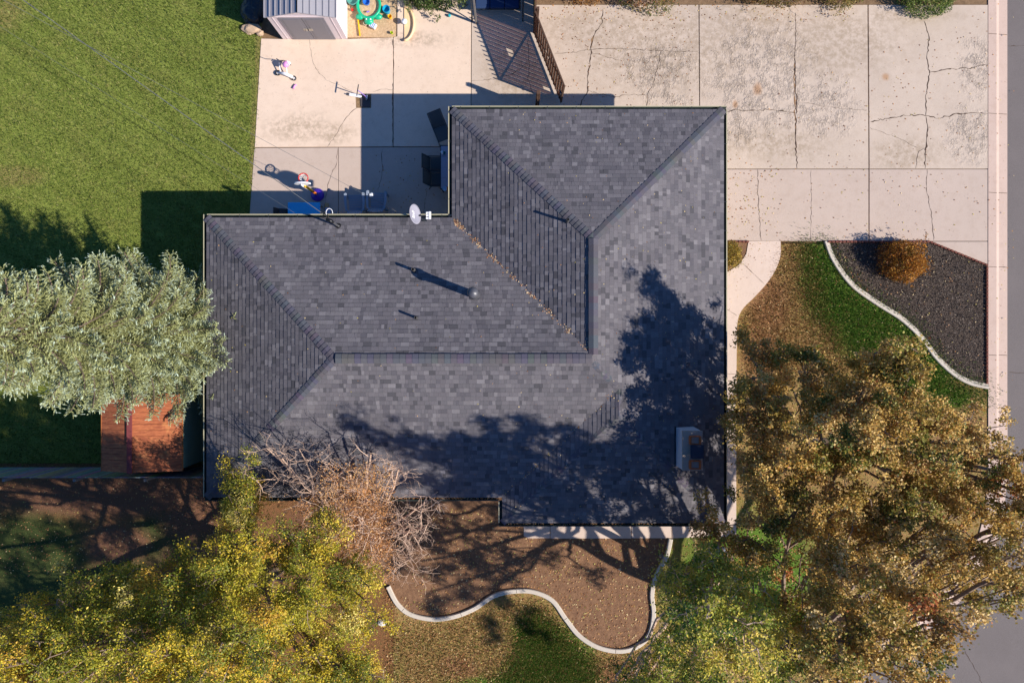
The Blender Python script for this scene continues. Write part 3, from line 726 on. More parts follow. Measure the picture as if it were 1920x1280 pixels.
# slatted gate standing open
ga = P(1001, 64); gb = P(1052, 195); L = (gb-ga).length; gd = (gb-ga)/L; ang = math.atan2(gd.y, gd.x)
gate = thing('slatted_gate', ga, 'open brown slatted gate casting a striped shadow on the concrete', 'gate', rz=ang)
mb = MB()
for z in (.16, 1.70): mb.box((L/2, 0, z), (L, .045, .05))
for x in (.025, L-.025): mb.box((x, 0, .93), (.05, .045, 1.5))
mb.bar((.05, .02, .2), (L-.05, .02, 1.66), .02, .05); mb.build('frame', m_brown, gate)
def infill():
    t = NT('brown screen'); t.out(lin((120, 84, 66)), .7, .2)
    tr = t.n('ShaderNodeBsdfTransparent'); tr.inputs[0].default_value = (.85, .66, .55, 1)
    mx = t.n('ShaderNodeMixShader'); mx.inputs[0].default_value = .42
    t.link(t.b.outputs[0], mx.inputs[1]); t.link(tr.outputs[0], mx.inputs[2]); t.link(mx.outputs[0], t.t.nodes['Material Output'].inputs['Surface'])
    return t.mat
NS = 15
mb = MB(); mi_ = MB(); stp = L/NS
for i in range(NS+1):
    x = min(L-.02, max(.02, i*stp)); mb.box((x, -.03, .98), (.035, .02, 1.72+rnd.uniform(-.02, .02)))
for i in range(NS):
    x = (i+.5)*stp
    for z0_, z1_ in (((.19, .9), (1.08, 1.67)) if i in (6, 7) else ((.19, 1.67),) if i != 12 else ((.38, 1.67),)):
        mi_.box((x, -.012, (z0_+z1_)/2), (stp-.038, .006, z1_-z0_))
mb.build('slats', m_brown, gate); mi_.build('screen', infill(), gate)
mb = MB(); mb.box((L-.1, -.06, 1.0), (.16, .05, .05)); mb.build('latch', m_galv, gate)
# post at the house with its weathered stub
p = P(1006, 208)
o = thing('gate_post', p, 'weathered brown gate post standing against the house eave', 'post')
mb = MB(); mb.box((0,0,.95), (.13,.13,1.9)); mb.build('post', m_brown, o, bevel=.01)
mb = MB()
for k in range(5): mb.box((-.03+.02*k, -.08-.14*k, .82+.0*k), (.03, .13, 1.64-.04*k))
mb.build('panel', m_brown, o)

# red roofed shed
m_red = NT('red roof boards'); _c = m_red.mix(m_red.ramp(m_red.noise(6, 6, .75, m_red.scaled((.5, 3, 1))), .3, .7), lin((138, 76, 54)), lin((186, 112, 74))); m_red.bump(m_red.noise(30, 4, .8), .4, .01)
_c = m_red.mix(m_red.math('MULTIPLY', m_red.ramp(m_red.noise(3, 4, .7), .55, .7), .5), _c, lin((208, 142, 90))); m_red = m_red.out(_c, .8, .2)
m_teal = plain('teal siding', (112, 138, 124), .75, .3, .12, 4)
x0, x1, y0, y1 = -13.82, -11.10, -4.36, -1.75
shed = thing('garden_shed', ((x0+x1)/2, (y0+y1)/2, 0), 'small shed with a red brown boarded roof beneath the spruce', 'shed')
cx, cy = (x0+x1)/2, (y0+y1)/2; rx = -12.68-cx
mb = MB(); X0, X1, Y0, Y1 = x0-cx+.1, x1-cx-.05, y0-cy+.08, y1-cy-.08
for k in range(9):
    z0_, z1_ = k*.22, (k+1)*.22
    for (ax, ay, bx, by, nx, ny) in ((X1,Y0,X1,Y1,1,0),(X0,Y1,X0,Y0,-1,0),(X0,Y0,X1,Y0,0,-1),(X1,Y1,X0,Y1,0,1)):
        mb.add([(ax+nx*.03, ay+ny*.03, z0_),(bx+nx*.03, by+ny*.03, z0_),(bx,by,z1_),(ax,ay,z1_)], [(0,1,2,3)])
        mb.add([(ax+nx*.03, ay+ny*.03, z0_),(bx+nx*.03, by+ny*.03, z0_),(bx,by,z0_),(ax,ay,z0_)], [(3,2,1,0)])
mb.add([(X0,Y0,1.98),(X1,Y0,1.98),(rx,Y0,2.3)], [(0,1,2)]); mb.add([(X0,Y1,1.98),(X1,Y1,1.98),(rx,Y1,2.3)], [(2,1,0)])
mb.build('wall', m_teal, shed)
mb = MB(); NB = 13
for side, (ex, ez) in enumerate(((x0-cx, 2.02), (x1-cx, 2.02))):
    for k in range(NB):
        ya = y0-cy+k*(y1-y0)/NB+.004; yb = y0-cy+(k+1)*(y1-y0)/NB-.004; dz = rnd.uniform(-.004, .004)
        vs = [(ex,ya,ez+dz),(rx,ya,2.36+dz),(rx,yb,2.36+dz),(ex,yb,ez+dz)]; vs += [(a_, b_, c_-.025) for a_, b_, c_ in vs]
        f = [(0,1,2,3),(4,5,1,0),(5,6,2,1),(6,7,3,2),(7,4,0,3)]
        if side == 0: f = [tuple(q) for q in f]; f = [q[::-1] for q in f]
        mb.add(vs, [q for q in f])
rf = mb.build('roof', m_red, shed)
mb = MB(); mb.box((rx, 0, 2.375), (.17, y1-y0+.02, .03)); mb.build('ridge_board', plain('faded ridge', (128, 66, 66), .8, .2, .15), rf)
for xx in (x1-cx, x0-cx): mb = MB(); mb.box((xx, 0, 2.0), (.02, y1-y0, .06)); mb.build('trim', plain('orange trim', (170, 104, 62), .8, .2, .2), rf)

# metal shed at the top
x0, x1 = -8.38, -6.03; yf = 11.06; yb = 13.4; xr = -7.2
ms = thing('metal_shed', ((x0+x1)/2, yf, 0), 'white and grey metal shed with double doors at the top left', 'shed')
cx = (x0+x1)/2; a, b, r_ = x0-cx, x1-cx, xr-cx-.0
m_pink = plain('pale panel', (214, 200, 204), .45, .5, .05); m_grey = plain('grey door', (120, 118, 126), .45, .5, .08); m_rib = plain('ribbed roof', (156, 153, 158), .4, .6, .06); m_sw = plain('white wall', (238, 232, 234), .5, .5, .04)
mb = MB(); H1, H2 = 1.75, 2.12
mb.add([(a,0,0),(b,0,0),(b,0,H1),(r_,0,H2),(a,0,H1)], [(0,1,2,3,4)], 0)
mb.add([(a,yb-yf,0),(b,yb-yf,0),(b,yb-yf,H1),(r_,yb-yf,H2),(a,yb-yf,H1)], [(4,3,2,1,0)], 0)
mb.add([(b,0,0),(b,yb-yf,0),(b,yb-yf,H1),(b,0,H1)], [(0,1,2,3)], 1); mb.add([(a,0,0),(a,yb-yf,0),(a,yb-yf,H1),(a,0,H1)], [(3,2,1,0)], 1)
for xx in (a+.18, b-.18): mb.box((xx, -.008, H1/2), (.02, .015, H1))
mb.box(((a+b)/2, -.01, H1+.0), (b-a, .03, .06)); mb.build('wall', [m_pink, m_sw], ms)
for s_ in (-1, 1):
    mb = MB(); mb.box((s_*.39, -.025, .86), (.76, .03, 1.62)); mb.box((s_*.39, -.045, .86), (.56, .012, 1.5)); dd = mb.build('door', m_grey, ms, bevel=.005)
    mb = MB(); mb.box((s_*.09, -.055, .86), (.14, .012, .16)); mb.tube([(s_*.05,-.06,.8),(s_*.05,-.09,.86),(s_*.05,-.06,.92)], .01, 6); mb.build('handle', plain('tan plate', (168, 156, 142), .6), dd)
mb = MB()
for s_, ex in ((-1, a-.05), (1, b+.05)):
    nrib = 6; mz = lambda x: H2+.04-(H2-H1)*abs(x-r_)/abs(ex-r_)
    vs = [(r_,-.06,H2+.04),(ex,-.06,H1+.03),(ex,yb-yf,H1+.03),(r_,yb-yf,H2+.04)]; mb.add(vs, [(0,1,2,3)] if s_ < 0 else [(3,2,1,0)])
    vs = [(v[0], v[1], v[2]-.03) for v in vs]; mb.add(vs, [(3,2,1,0)] if s_ < 0 else [(0,1,2,3)])
    for k in range(nrib+1):
        x = r_+(ex-r_)*k/nrib; mb.bar((x, -.062, mz(x)+.012), (x, yb-yf, mz(x)+.012), .028, .03)
mb.build('roof', m_rib, ms)

# ------------------------------------------------------------------ vegetation helpers
def leaf_quads(C_, size, aspect, upbias, rs):
    n = len(C_)
    nrm = rs.normal(size=(n, 3)); nrm[:, 2] = np.abs(nrm[:, 2])+upbias; nrm /= np.linalg.norm(nrm, axis=1)[:, None]
    t = rs.normal(size=(n, 3)); t -= nrm*(t*nrm).sum(1)[:, None]; t /= np.linalg.norm(t, axis=1)[:, None]; b = np.cross(nrm, t)
    L = (size*rs.uniform(.65, 1.35, n))[:, None]; W = L*aspect
    return np.stack([C_-t*L*.5, C_+b*W*.5-t*L*.05, C_+t*L*.5, C_-b*W*.5-t*L*.05], 1)   # diamond leaf
def pick(rs, palette, weights, n, clus=None, cl_w=.5, jit=.18):
    pal_ = np.array([lin(c) for c in palette]); w_ = np.array(weights, float); w_ /= w_.sum()
    idx = rs.choice(len(pal_), n, p=w_)
    if clus is not None:
        m = rs.rand(n) < cl_w; cidx = rs.choice(len(pal_), clus.max()+1, p=w_); idx[m] = cidx[clus[m]]
    return np.clip(pal_[idx]*rs.uniform(1-jit, 1+jit, (n, 1)), 0, 1)
def bez(a, b, bend, n=6):
    a, b = Vector(a), Vector(b); m = a.lerp(b, .5)+Vector(bend); return [a*(1-t)**2+m*2*t*(1-t)+b*t*t for t in [i/n for i in range(n+1)]]
def grow(mb, p, d, L, r, depth, rs, tips, spread=.7, up=.15, nch=3, col=None, minr=.004):
    pts = [Vector(p)]; rr = [r]; d = Vector(d).normalized(); q = Vector(p)
    ns = 3 if depth else 2
    for i in range(ns):
        d = (d+Vector(rs.normal(size=3))*.16+Vector((0,0,up*.2))).normalized(); q = q+d*L/ns; pts.append(q.copy()); rr.append(max(minr*.6, r*(1-.55*(i+1)/ns)))
    mb.tube(pts, rr, 3 if r < .03 else 5, cap=False)
    if depth == 0: tips.append((pts[0], pts[-1])); return
    for k in range(nch):
        t = rs.uniform(.35, 1.0) if k else 1.0
        i = min(ns-1, int(t*ns)); s_ = pts[i].lerp(pts[i+1], min(1, t*ns-i))
        nd = (d+Vector(rs.normal(size=3))*spread+Vector((0,0,up))).normalized()
        grow(mb, s_, nd, L*rs.uniform(.6, .85), max(minr, r*.55), depth-1, rs, tips, spread, up, nch, col, minr)
def inpoly(x, y, pl):
    c = False; n = len(pl)
    for i in range(n):
        x1_, y1_ = pl[i]; x2_, y2_ = pl[i-1]
        if (y1_ > y) != (y2_ > y) and x < (x2_-x1_)*(y-y1_)/(y2_-y1_)+x1_: c = not c
    return c
def fill_clumps(pl, zfun, spacing, rs, extra=1, deep=2.6):
    xs = [p[0] for p in pl]; ys = [p[1] for p in pl]; out = []
    tries = 0
    while tries < 6000:
        tries += 1
        x, y = rs.uniform(min(xs), max(xs)), rs.uniform(min(ys), max(ys))
        if not inpoly(x, y, pl): continue
        if any((x-o[0])**2+(y-o[1])**2 < spacing**2 for o in out): continue
        out.append((x, y))
    res = []
    for x, y in out:
        z = zfun(x, y)+rs.uniform(-.4, .4); res.append(P(x, y, z))
        for e in range(1 if rs.rand() < extra else 0):
            z2 = max(3.2, z-rs.uniform(1.0, deep)); res.append(P(x+rs.uniform(-25, 25), y+rs.uniform(-25, 25), z2))
    return res
def tree_full(name, base, trunk_top, clumps, rad, label, leafsz, aspect, palette, weights, seed, per=11, twigs=(5, 3), trunk_r=.2, group='trees around the house', tmat=None, upb=.5, sig=.10, bare=0.0, twigr=.008, cl_w=.5, nlimb=14, noleaf=None):
    rs = np.random.RandomState(seed); tmat = tmat or m_paletwig
    root = thing(name, base, label, 'tree', group); B = Vector(base); T = Vector(trunk_top)
    mb = MB(); n = 8
    tp = [B.lerp(T, i/n)+Vector((math.sin(i*1.1)*.06, math.cos(i*1.7)*.06, 0))*(1 if 0 < i < n else 0) for i in range(n+1)]
    mb.tube([p-B for p in tp], [trunk_r*(1.35 if i == 0 else 1-.5*i/n) for i in range(n+1)], 10); mb.build('trunk', m_bark, root, smooth=True)
    # main limbs reach group centres, clumps hang off the nearest limb
    cs = [Vector(c) for c in clumps]; k = max(1, min(nlimb, len(cs)//2 or 1))
    cen = [cs[i].copy() for i in rs.choice(len(cs), k, replace=False)]
    for _ in range(5):
        grp = [[] for _ in cen]
        for c in cs: grp[min(range(len(cen)), key=lambda q: (cen[q]-c).length)].append(c)
        cen = [sum(g, Vector())/len(g) if g else cen[i] for i, g in enumerate(grp)]
    lb = MB(); tips = []; cl = []; ci = 0
    for g, cc in zip(grp, cen):
        if not g: continue
        tgt = cc+Vector((0, 0, -.4)); hor = math.hypot(tgt.x-B.x, tgt.y-B.y)
        zz = max(B.z+(T.z-B.z)*.45, min(T.z, tgt.z-hor*.55)); s_ = B.lerp(T, (zz-B.z)/(T.z-B.z)); L = (tgt-s_).length
        pts = bez(s_, tgt, (rs.uniform(-.4, .4), rs.uniform(-.4, .4), -.10*L), 8); r0 = min(trunk_r*.6, .03+.012*L)
        pts = [p+Vector(rs.normal(size=3))*.05*(0 < i < 8) for i, p in enumerate(pts)]
        lb.tube([p-B for p in pts], [r0*(1-.6*i/8) for i in range(9)], 6, cap=False)
        for c in g:
            q0 = pts[rs.randint(4, 9)]; q = bez(q0, c, (rs.uniform(-.2, .2), rs.uniform(-.2, .2), -.05), 4)
            lb.tube([p-B for p in q], [r0*.4*(1-.6*i/4) for i in range(5)], 4, cap=False)
            t0 = len(tips); r = rad*rs.uniform(.75, 1.25)
            for _k in range(twigs[0]):
                d = Vector(rs.normal(size=3)); d.z = abs(d.z)*.6+.05; d.normalize()
                grow(lb, q[rs.randint(2, 5)]-B, d, r*.55, max(twigr, r0*.22), 2, rs, tips, .75, .1, twigs[1], minr=twigr)
            cl += [ci]*(len(tips)-t0); ci += 1
    lb.build('limbs', tmat, root)
    a = np.array([t[0] for t in tips]); b = np.array([t[1] for t in tips]); cl = np.array(cl)
    keep = rs.rand(len(a)) > bare; a, b, cl = a[keep], b[keep], cl[keep]
    if noleaf is not None:
        kk = np.array([not noleaf(Vector(q)+B) for q in b]); a, b, cl = a[kk], b[kk], cl[kk]
    m = np.repeat(np.arange(len(a)), per); t = rs.uniform(.1, 1.15, len(m))[:, None]
    Cn = a[m]*(1-t)+b[m]*t+rs.normal(size=(len(m), 3))*sig
    V = leaf_quads(Cn, leafsz, aspect, upb, rs); col = pick(rs, palette, weights, len(m), cl[m], cl_w)
    quads('crown', V, col, m_leaf, root)
    return root, B
def proj(v): k = F/(H-v.z); return 960+v.x*k, 640-v.y*k

# ------------------------------------------------------------------ big trees
OR = [(1382,720),(1400,650),(1470,628),(1560,660),(1640,645),(1695,665),(1705,730),(1760,765),(1850,790),(1890,850),(1990,860),(1990,960),(1480,960),(1370,930),(1372,800)]
rs_ = np.random.RandomState(3)
def zA(x, y): return 4.9+1.7*min(1, max(0, (x-1470)/200))*min(1, max(0, (900-y)/100))+1.4*min(1, max(0, (y-640)/170))*min(1, max(.25, (x-1365)/150))
ca = fill_clumps(OR, zA, 36, rs_, .35)+[P(1698, 652, 7.9), P(1668, 655, 7.5), P(1705, 672, 7.7), P(1640, 662, 7.3), P(1722, 690, 7.8)]
orange = [(202,162,80),(168,140,64),(224,188,110),(148,142,62),(180,138,78),(240,210,146),(104,112,46),(186,112,64)]
tree_full('maple_tree', P(1440, 800), P(1440, 800)+Vector((.5, -.3, 4.4)), ca, .44, 'upper orange brown leaved tree right of the house, next to the green grass', .068, .8, orange, [5,5,4,4.5,3.5,2,4,.5], 21, per=17, trunk_r=.2, tmat=m_limb, twigr=.005, sig=.075, cl_w=.6, nlimb=26)
ORB = [(1370,930),(1480,930),(1990,930),(1990,1100),(1925,1115),(1875,1105),(1840,1145),(1790,1165),(1750,1210),(1715,1310),(1540,1310),(1500,1120),(1420,1080),(1350,1040),(1318,1000),(1322,950)]
def zB(x, y): return 4.8+1.9*min(1, max(0, (x-1330)/200))+3.2*min(1, max(0, (y-1000)/170))*min(1, max(0, (x-1380)/140))
cb = fill_clumps(ORB, zB, 39, rs_, .35, 3.6)
base = P(1416, 1178)
for k in range(30):      # the part of this crown that stands outside the frame
    a_ = rs_.uniform(0, 2*math.pi); r_ = 4.2*math.sqrt(rs_.uniform(0, 1)); c = Vector((base.x+.3+r_*math.cos(a_), base.y-.8+r_*math.sin(a_), 9.8-.17*r_*r_+rs_.uniform(-1.2, .3)))
    x, y = proj(c)
    if y > 1335 and x < 1900: cb.append(c)
tree_full('maple_tree', base, base+Vector((.2, .6, 5.6)), cb, .44, 'largest orange brown leaved tree in the bottom right, reaching over the street', .068, .8, orange, [5,5,5,3.5,3,3,3,.6], 22, per=17, trunk_r=.27, tmat=m_limb, twigr=.005, sig=.075, cl_w=.6, nlimb=26)
GR = [(1240,1110),(1262,1060),(1290,1022),(1340,1040),(1380,1075),(1440,1100),(1500,1130),(1530,1200),(1540,1320),(1150,1320),(1165,1255),(1218,1205),(1235,1150)]
def zC(x, y): return 5.2+4.6*max(0, 1-math.hypot(x-1385, y-1195)/230)
cc_ = fill_clumps(GR, zC, 35, rs_, .55)+[P(1285, 1150, 10), P(1325, 1158, 10.3), P(1358, 1185, 10.4), P(1400, 1170, 10.2), P(1310, 1190, 10.0), P(1420, 1215, 10.2)]
tree_full('ash_tree', P(1290, 1070), P(1290, 1070)+Vector((-.9, 1.1, 6.0)), cc_, .5, 'green and yellow tree with pale twigs at the bottom, right of the curved edging', .075, .55, [(152,162,58),(112,132,46),(206,190,74),(226,202,92),(80,108,38),(178,174,68)], [5,3.5,5,3.6,2.5,4.5], 23, per=12, trunk_r=.15, tmat=m_twig, twigr=.005, sig=.075, cl_w=.6, nlimb=22)
YE = [(-80,1165),(20,1160),(70,1120),(130,1085),(200,1080),(255,1050),(300,1060),(330,1010),(375,1000),(405,985),(412,930),(435,880),(462,856),(478,890),(470,940),(520,985),(590,960),(640,990),(690,1040),(705,1090),(712,1160),(690,1200),(735,1260),(730,1340),(-80,1340)]
def zY(x, y): return 4.2+5.0*min(1, max(0, (y-900)/330))*min(1, max(.3, (760-x)/300))
cy_ = fill_clumps(YE, zY, 34, rs_, .9)
for k in range(85):
    c = Vector((-9+rs_.uniform(-5, 6), -11.5+rs_.uniform(-3, 2), rs_.uniform(5, 7.8))); x, y = proj(c)
    if y > 1330: cy_.append(c)
tree_full('cottonwood_tree', P(545, 1040), P(545, 1040)+Vector((-.5, -.4, 5.2)), cy_, .5, 'large yellow green leaved tree filling the bottom left corner', .060, .5, [(218,192,56),(178,170,50),(236,210,84),(140,144,48),(222,178,68),(112,126,42),(240,220,124)], [4,5,2.5,5,2,4.5,.9], 24, per=20, trunk_r=.24, tmat=m_limb, twigr=.004, sig=.08, cl_w=.65, nlimb=26)
# dry brown tree with bare twigs at the roof edge
BR = [(560,930),(600,900),(650,880),(700,890),(740,920),(770,960),(770,1010),(745,1060),(700,1050),(640,1000),(590,960)]
cb2 = fill_clumps(BR, lambda x, y: 3.7+1.0*max(0, 1-math.hypot(x-660, y-960)/120), 31, rs_, .8)
cb2 += [P(500, 840, 4.2), P(540, 870, 4.3), P(480, 900, 4.0), P(580, 900, 4.4), P(620, 880, 4.5), P(760, 900, 4.2), P(725, 880, 4.3), P(790, 960, 3.9), P(785, 1010, 3.6), P(805, 930, 4.0), P(800, 985, 3.7), P(770, 1045, 3.6), P(745, 865, 4.4), P(775, 1075, 3.4), P(690, 855, 4.5), P(560, 840, 4.3)]
def bareright(v): x, y = proj(v); return x > 735 or y < 872 or (x < 600 and y < 930)
tree_full('dry_tree', P(700, 985), P(700, 985)+Vector((-.05, .05, 2.6)), cb2, .85, 'half bare tree with dry brown leaves and pale twigs overhanging the roof edge', .055, .6, [(186,130,76),(210,152,94),(150,104,62),(220,176,120)], [4,4,3,3], 25, per=7, twigs=(5, 3), trunk_r=.11, tmat=m_twig, noleaf=bareright, twigr=.0045)

# ------------------------------------------------------------------ blue spruce
def spruce(base, height, label):
    rs = np.random.RandomState(5); root = thing('spruce_tree', base, label, 'tree', 'trees around the house')
    mb = MB(); mb.tube([(0,0,0),(0,0,height*.5),(0,0,height)], [.24,.13,.02], 10); mb.build('trunk', m_bark, root, smooth=True)
    br = MB(); QC = []; QT = []; QN = []; QL = []; QK = []
    z = 1.0; lvl = 0
    while z < height-.3:
        u = z/height; rr = 3.12*(1-u)**.62*(.96 if z > 1.6 else .8)
        nb = 9 if u < .6 else 7
        for k in range(nb):
            a = 2*math.pi*(k+rs.uniform(-.3, .3))/nb+lvl*1.9; L = rr*rs.uniform(.72, 1.10)
            d = Vector((math.cos(a), math.sin(a), 0)); pts = []
            for i in range(7):
                t = i/6; pts.append(d*L*t+Vector((0, 0, z-.30*L*t*(1-t)*1.6-.10*L*t+.16*L*t*t*t)))
            br.tube(pts, [.035*(1-.8*i/6)+.004 for i in range(7)], 4, cap=False)
            sd = Vector((-d.y, d.x, 0)); nbl = max(6, int(L/.115))
            for q in range(nbl):
                t = .22+.78*q/(nbl-1) if nbl > 1 else 1; f = t*6; i = min(5, int(f)); p = pts[i].lerp(pts[i+1], f-i)
                for s_ in (-1, 1):
                    bl = (.14+.66*(1-t)*min(1, t*2.2)*L/2.6+.08)*rs.uniform(.75, 1.15)
                    dd = (d*.75+sd*s_*.9+Vector((0,0,rs.uniform(-.12, .22)))).normalized()
                    ns = max(3, int(bl/.05))
                    for j in range(ns):
                        c = p+dd*bl*(j+.5)/ns+Vector((0,0,-.03*(j/ns)))
                        for w_ in range(3):
                            QC.append(c+Vector(rs.normal(size=3))*.012); QT.append((dd+sd*s_*rs.uniform(-.6, .6)+Vector((0,0,rs.uniform(-.3, .5)))).normalized()); QL.append(.5*(j/ns)+.5*t); QK.append(rs.randint(0, 9999))
                        if rs.rand() < .55:
                            side = dd.cross(Vector((0,0,1))).normalized()*(1 if rs.rand() < .5 else -1); e = (dd+side).normalized()
                            for g in range(2): QC.append(c+e*(.045+.05*g)); QT.append(e); QL.append(.5*(j/ns)+.5*t+.05); QK.append(0)
        z += .31*(1 if u < .7 else .8); lvl += 1
    br.build('branches', m_bark, root)
    Cn = np.array(QC); T = np.array(QT); n = len(Cn); rdm = rs.normal(size=(n, 3)); rdm[:, 2] += 1.1
    Nn = rdm-T*(rdm*T).sum(1)[:, None]; Nn /= np.linalg.norm(Nn, axis=1)[:, None]; Bn = np.cross(Nn, T)
    L = rs.uniform(.065, .11, n)[:, None]; W = rs.uniform(.016, .027, n)[:, None]
    V = np.stack([Cn-T*L*.5-Bn*W*.3, Cn+Bn*W*.6+T*L*.1, Cn+T*L*.55, Cn-Bn*W*.6+T*L*.1], 1)
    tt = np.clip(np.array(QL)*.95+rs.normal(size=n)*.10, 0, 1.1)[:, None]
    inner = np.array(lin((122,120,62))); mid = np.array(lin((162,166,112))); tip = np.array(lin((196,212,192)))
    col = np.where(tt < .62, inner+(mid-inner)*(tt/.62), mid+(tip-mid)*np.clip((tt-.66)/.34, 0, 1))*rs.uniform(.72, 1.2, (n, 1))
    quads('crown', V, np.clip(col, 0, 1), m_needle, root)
    print('spruce', n)
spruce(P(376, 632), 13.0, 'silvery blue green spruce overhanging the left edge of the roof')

# ------------------------------------------------------------------ shrubs
def shrub(name, c, r, h, label, palette, weights, seed, n=4500, lsz=.05, asp=.5, group=None, stems=26, smat=None, flat=.9, bare=False, hollow=.45):
    rs = np.random.RandomState(seed); root = thing(name, c, label, 'shrub', group)
    mb = MB(); tips = []
    for k in range(stems):
        a = rs.uniform(0, 6.28); e = rs.uniform(.15, 1.0); d = Vector((math.cos(a)*e, math.sin(a)*e, 1.1-.7*e))
        grow(mb, Vector((0,0,0))+Vector((math.cos(a), math.sin(a), 0))*.05, Vector((d.x*r[0], d.y*r[1], d.z*h)).normalized(), .55*max(r[0], r[1], h)*rs.uniform(.7, 1), .012, 2, rs, tips, .45, .15, 3, minr=.004)
    mb.build('stems', smat or m_bark, root)
    u = rs.normal(size=(n, 3)); u[:, 2] = np.abs(u[:, 2]); u /= np.linalg.norm(u, axis=1)[:, None]
    nl = 28; ld = rs.normal(size=(nl, 3)); ld[:, 2] = np.abs(ld[:, 2]); ld /= np.linalg.norm(ld, axis=1)[:, None]
    dot = u @ ld.T; cl = dot.argmax(1); rad = (hollow+(1-hollow)*rs.rand(n)**.5)*(.66+.38*np.clip((dot.max(1)-.8)/.2, 0, 1))*rs.uniform(.86, 1.14, nl)[cl]
    if bare: m = rs.rand(n) < .5
    Cn = u*rad[:, None]*np.array([r[0], r[1], h])*1.05; Cn[:, 2] += .05
    if tips:
        tb = np.array([t[1] for t in tips]); k = n//4; Cn[:k] = tb[rs.randint(0, len(tb), k)]+rs.normal(size=(k, 3))*.04
    V = leaf_quads(Cn, lsz, asp, .3, rs); quads('foliage', V, pick(rs, palette, weights, n, cl, .45), m_leaf, root)
    return root
shrub('round_shrub', P(1684, 490), (.82, .80), 1.05, 'round rusty orange shrub standing in the dark mulch bed', [(176,112,30),(140,84,24),(204,140,44),(110,66,22),(120,100,34),(214,160,70)], [5,5,3,3,2,1.2], 31, 9000, .055, .55)
shrub('yellow_shrub', P(1368, 479), (.42, .50), .6, 'small yellow shrub between the house and the front walk', [(160,130,44),(120,108,38),(190,160,70)], [4,4,2], 32, 2600, .05, .55)
greens = [(78,100,46),(54,78,34),(110,122,64),(132,136,84),(62,74,42)]
gtop = 'shrubs along the top edge'
shrub('leafy_shrub', P(812, -18), (1.25, .95), 1.3, 'dense dark green leafy shrub between the sandpit and the swing seat', greens, [5,5,3,1.5,3], 33, 11000, .09, .36, gtop)
shrub('leafy_shrub', P(1728, 0), (1.05, .70), 1.0, 'round green shrub at the top right edge of the driveway', [(92,118,44),(66,90,34),(136,150,72),(160,164,92)], [5,4,3,1.5], 34, 8000, .065, .45, gtop)
shrub('leafy_shrub', P(1450, -8), (1.5, .55), .9, 'straggly olive and brown shrub along the top of the driveway', [(116,110,54),(92,92,42),(150,120,70),(134,96,56)], [4,4,3,3], 35, 5500, .06, .5, gtop, smat=m_twig, stems=40)
shrub('leafy_shrub', P(1572, -6), (.9, .5), .7, 'low yellow olive shrub left of the round green shrub', [(128,120,56),(98,100,44),(160,136,74)], [4,4,3], 36, 3500, .06, .5, gtop, smat=m_twig, stems=26)
shrub('leafy_shrub', P(1215, 2), (1.0, .62), 1.0, 'sparse shrub with white twigs and green leaves near the brown fence', [(96,104,44),(130,120,60),(150,100,52),(70,84,36)], [4,3,3,3], 37, 2400, .07, .45, gtop, smat=m_twig, stems=46)
shrub('leafy_shrub', P(1095, -10), (.8, .5), .8, 'rusty brown dried shrub right of the brown fence', [(168,116,54),(132,92,46),(190,150,84)], [4,4,2], 38, 2600, .06, .5, gtop, smat=m_twig, stems=30)

# ------------------------------------------------------------------ fallen leaves and chips (stuff)
def litter(name, n, region, zf, size, palette, weights, seed, mat=m_leaf, asp=.7, label='', cat='leaves', tilt=2.5):
    rs = np.random.RandomState(seed); pts = []
    while len(pts) < n:
        q = region(rs)
        if q is not None: pts.append((q[0], q[1], zf(q[0], q[1])+.012))
    Cn = np.array(pts); V = leaf_quads(Cn, size, asp, tilt, rs)
    return tag(quads(name, V, pick(rs, palette, weights, n, None), mat), kind='stuff')
def reg(pl): 
    xs = [p[0] for p in pl]; ys = [p[1] for p in pl]
    def f(rs):
        x, y = rs.uniform(min(xs), max(xs)), rs.uniform(min(ys), max(ys))
        if inpoly(x, y, pl): v = P(x, y); return v.x, v.y
    return f
lp = [(206,158,104),(180,128,80),(226,200,146),(140,94,62),(196,180,100)]
flat0 = lambda x, y: .02
litter('fallen_leaves', 2600, reg([(740,1010),(760,940),(1250,1010),(1225,1190),(1160,1215),(1090,1190),(1000,1110),(900,1130),(800,1150)]), lambda x, y: .008, .06, lp, [4,4,3,3,2], 51)
litter('fallen_leaves', 2600, reg([(720,1110),(900,1150),(1000,1115),(1090,1200),(1240,1230),(1300,1290),(720,1290)]), lambda x, y: .01, .06, lp, [4,4,3,3,2], 52)
litter('fallen_leaves', 1500, reg([(1385,600),(1463,460),(1550,460),(1700,610),(1840,730),(1840,830),(1400,830)]), lambda x, y: .01, .055, lp, [3,3,4,3,3], 53)
litter('fallen_leaves', 5200, reg([(1385,720),(1840,740),(1850,900),(1780,1080),(1620,1200),(1400,1290),(1270,1290),(1262,1020),(1385,1005)]), lambda x, y: .01, .06, lp, [3,4,2,4,2], 73)
litter('fallen_leaves', 420, reg([(1360,210),(1850,20),(1850,450),(1360,450)]), flat0, .05, lp, [3,3,2,4,3], 54)
litter('fallen_leaves', 160, reg([(1360,320),(1460,320),(1460,450),(1360,600)]), flat0, .05, lp, [3,3,3,3,3], 55)
litter('fallen_leaves', 300, reg([(1040,30),(1300,20),(1300,200),(1040,200)]), flat0, .045, lp, [1,3,1,5,1], 56)
litter('fallen_leaves', 90, reg([(700,290),(845,290),(845,405),(700,405)]), flat0, .05, lp, [1,3,1,5,1], 57)
litter('fallen_leaves', 260, reg([(1012,10),(1600,10),(1600,40),(1012,40)]), flat0, .05, lp, [3,3,3,3,3], 58)
litter('fallen_leaves', 1200, reg([(0,895),(390,895),(420,1000),(200,1080),(0,1080)]), lambda x, y: .0, .05, lp, [2,4,2,5,1], 59)
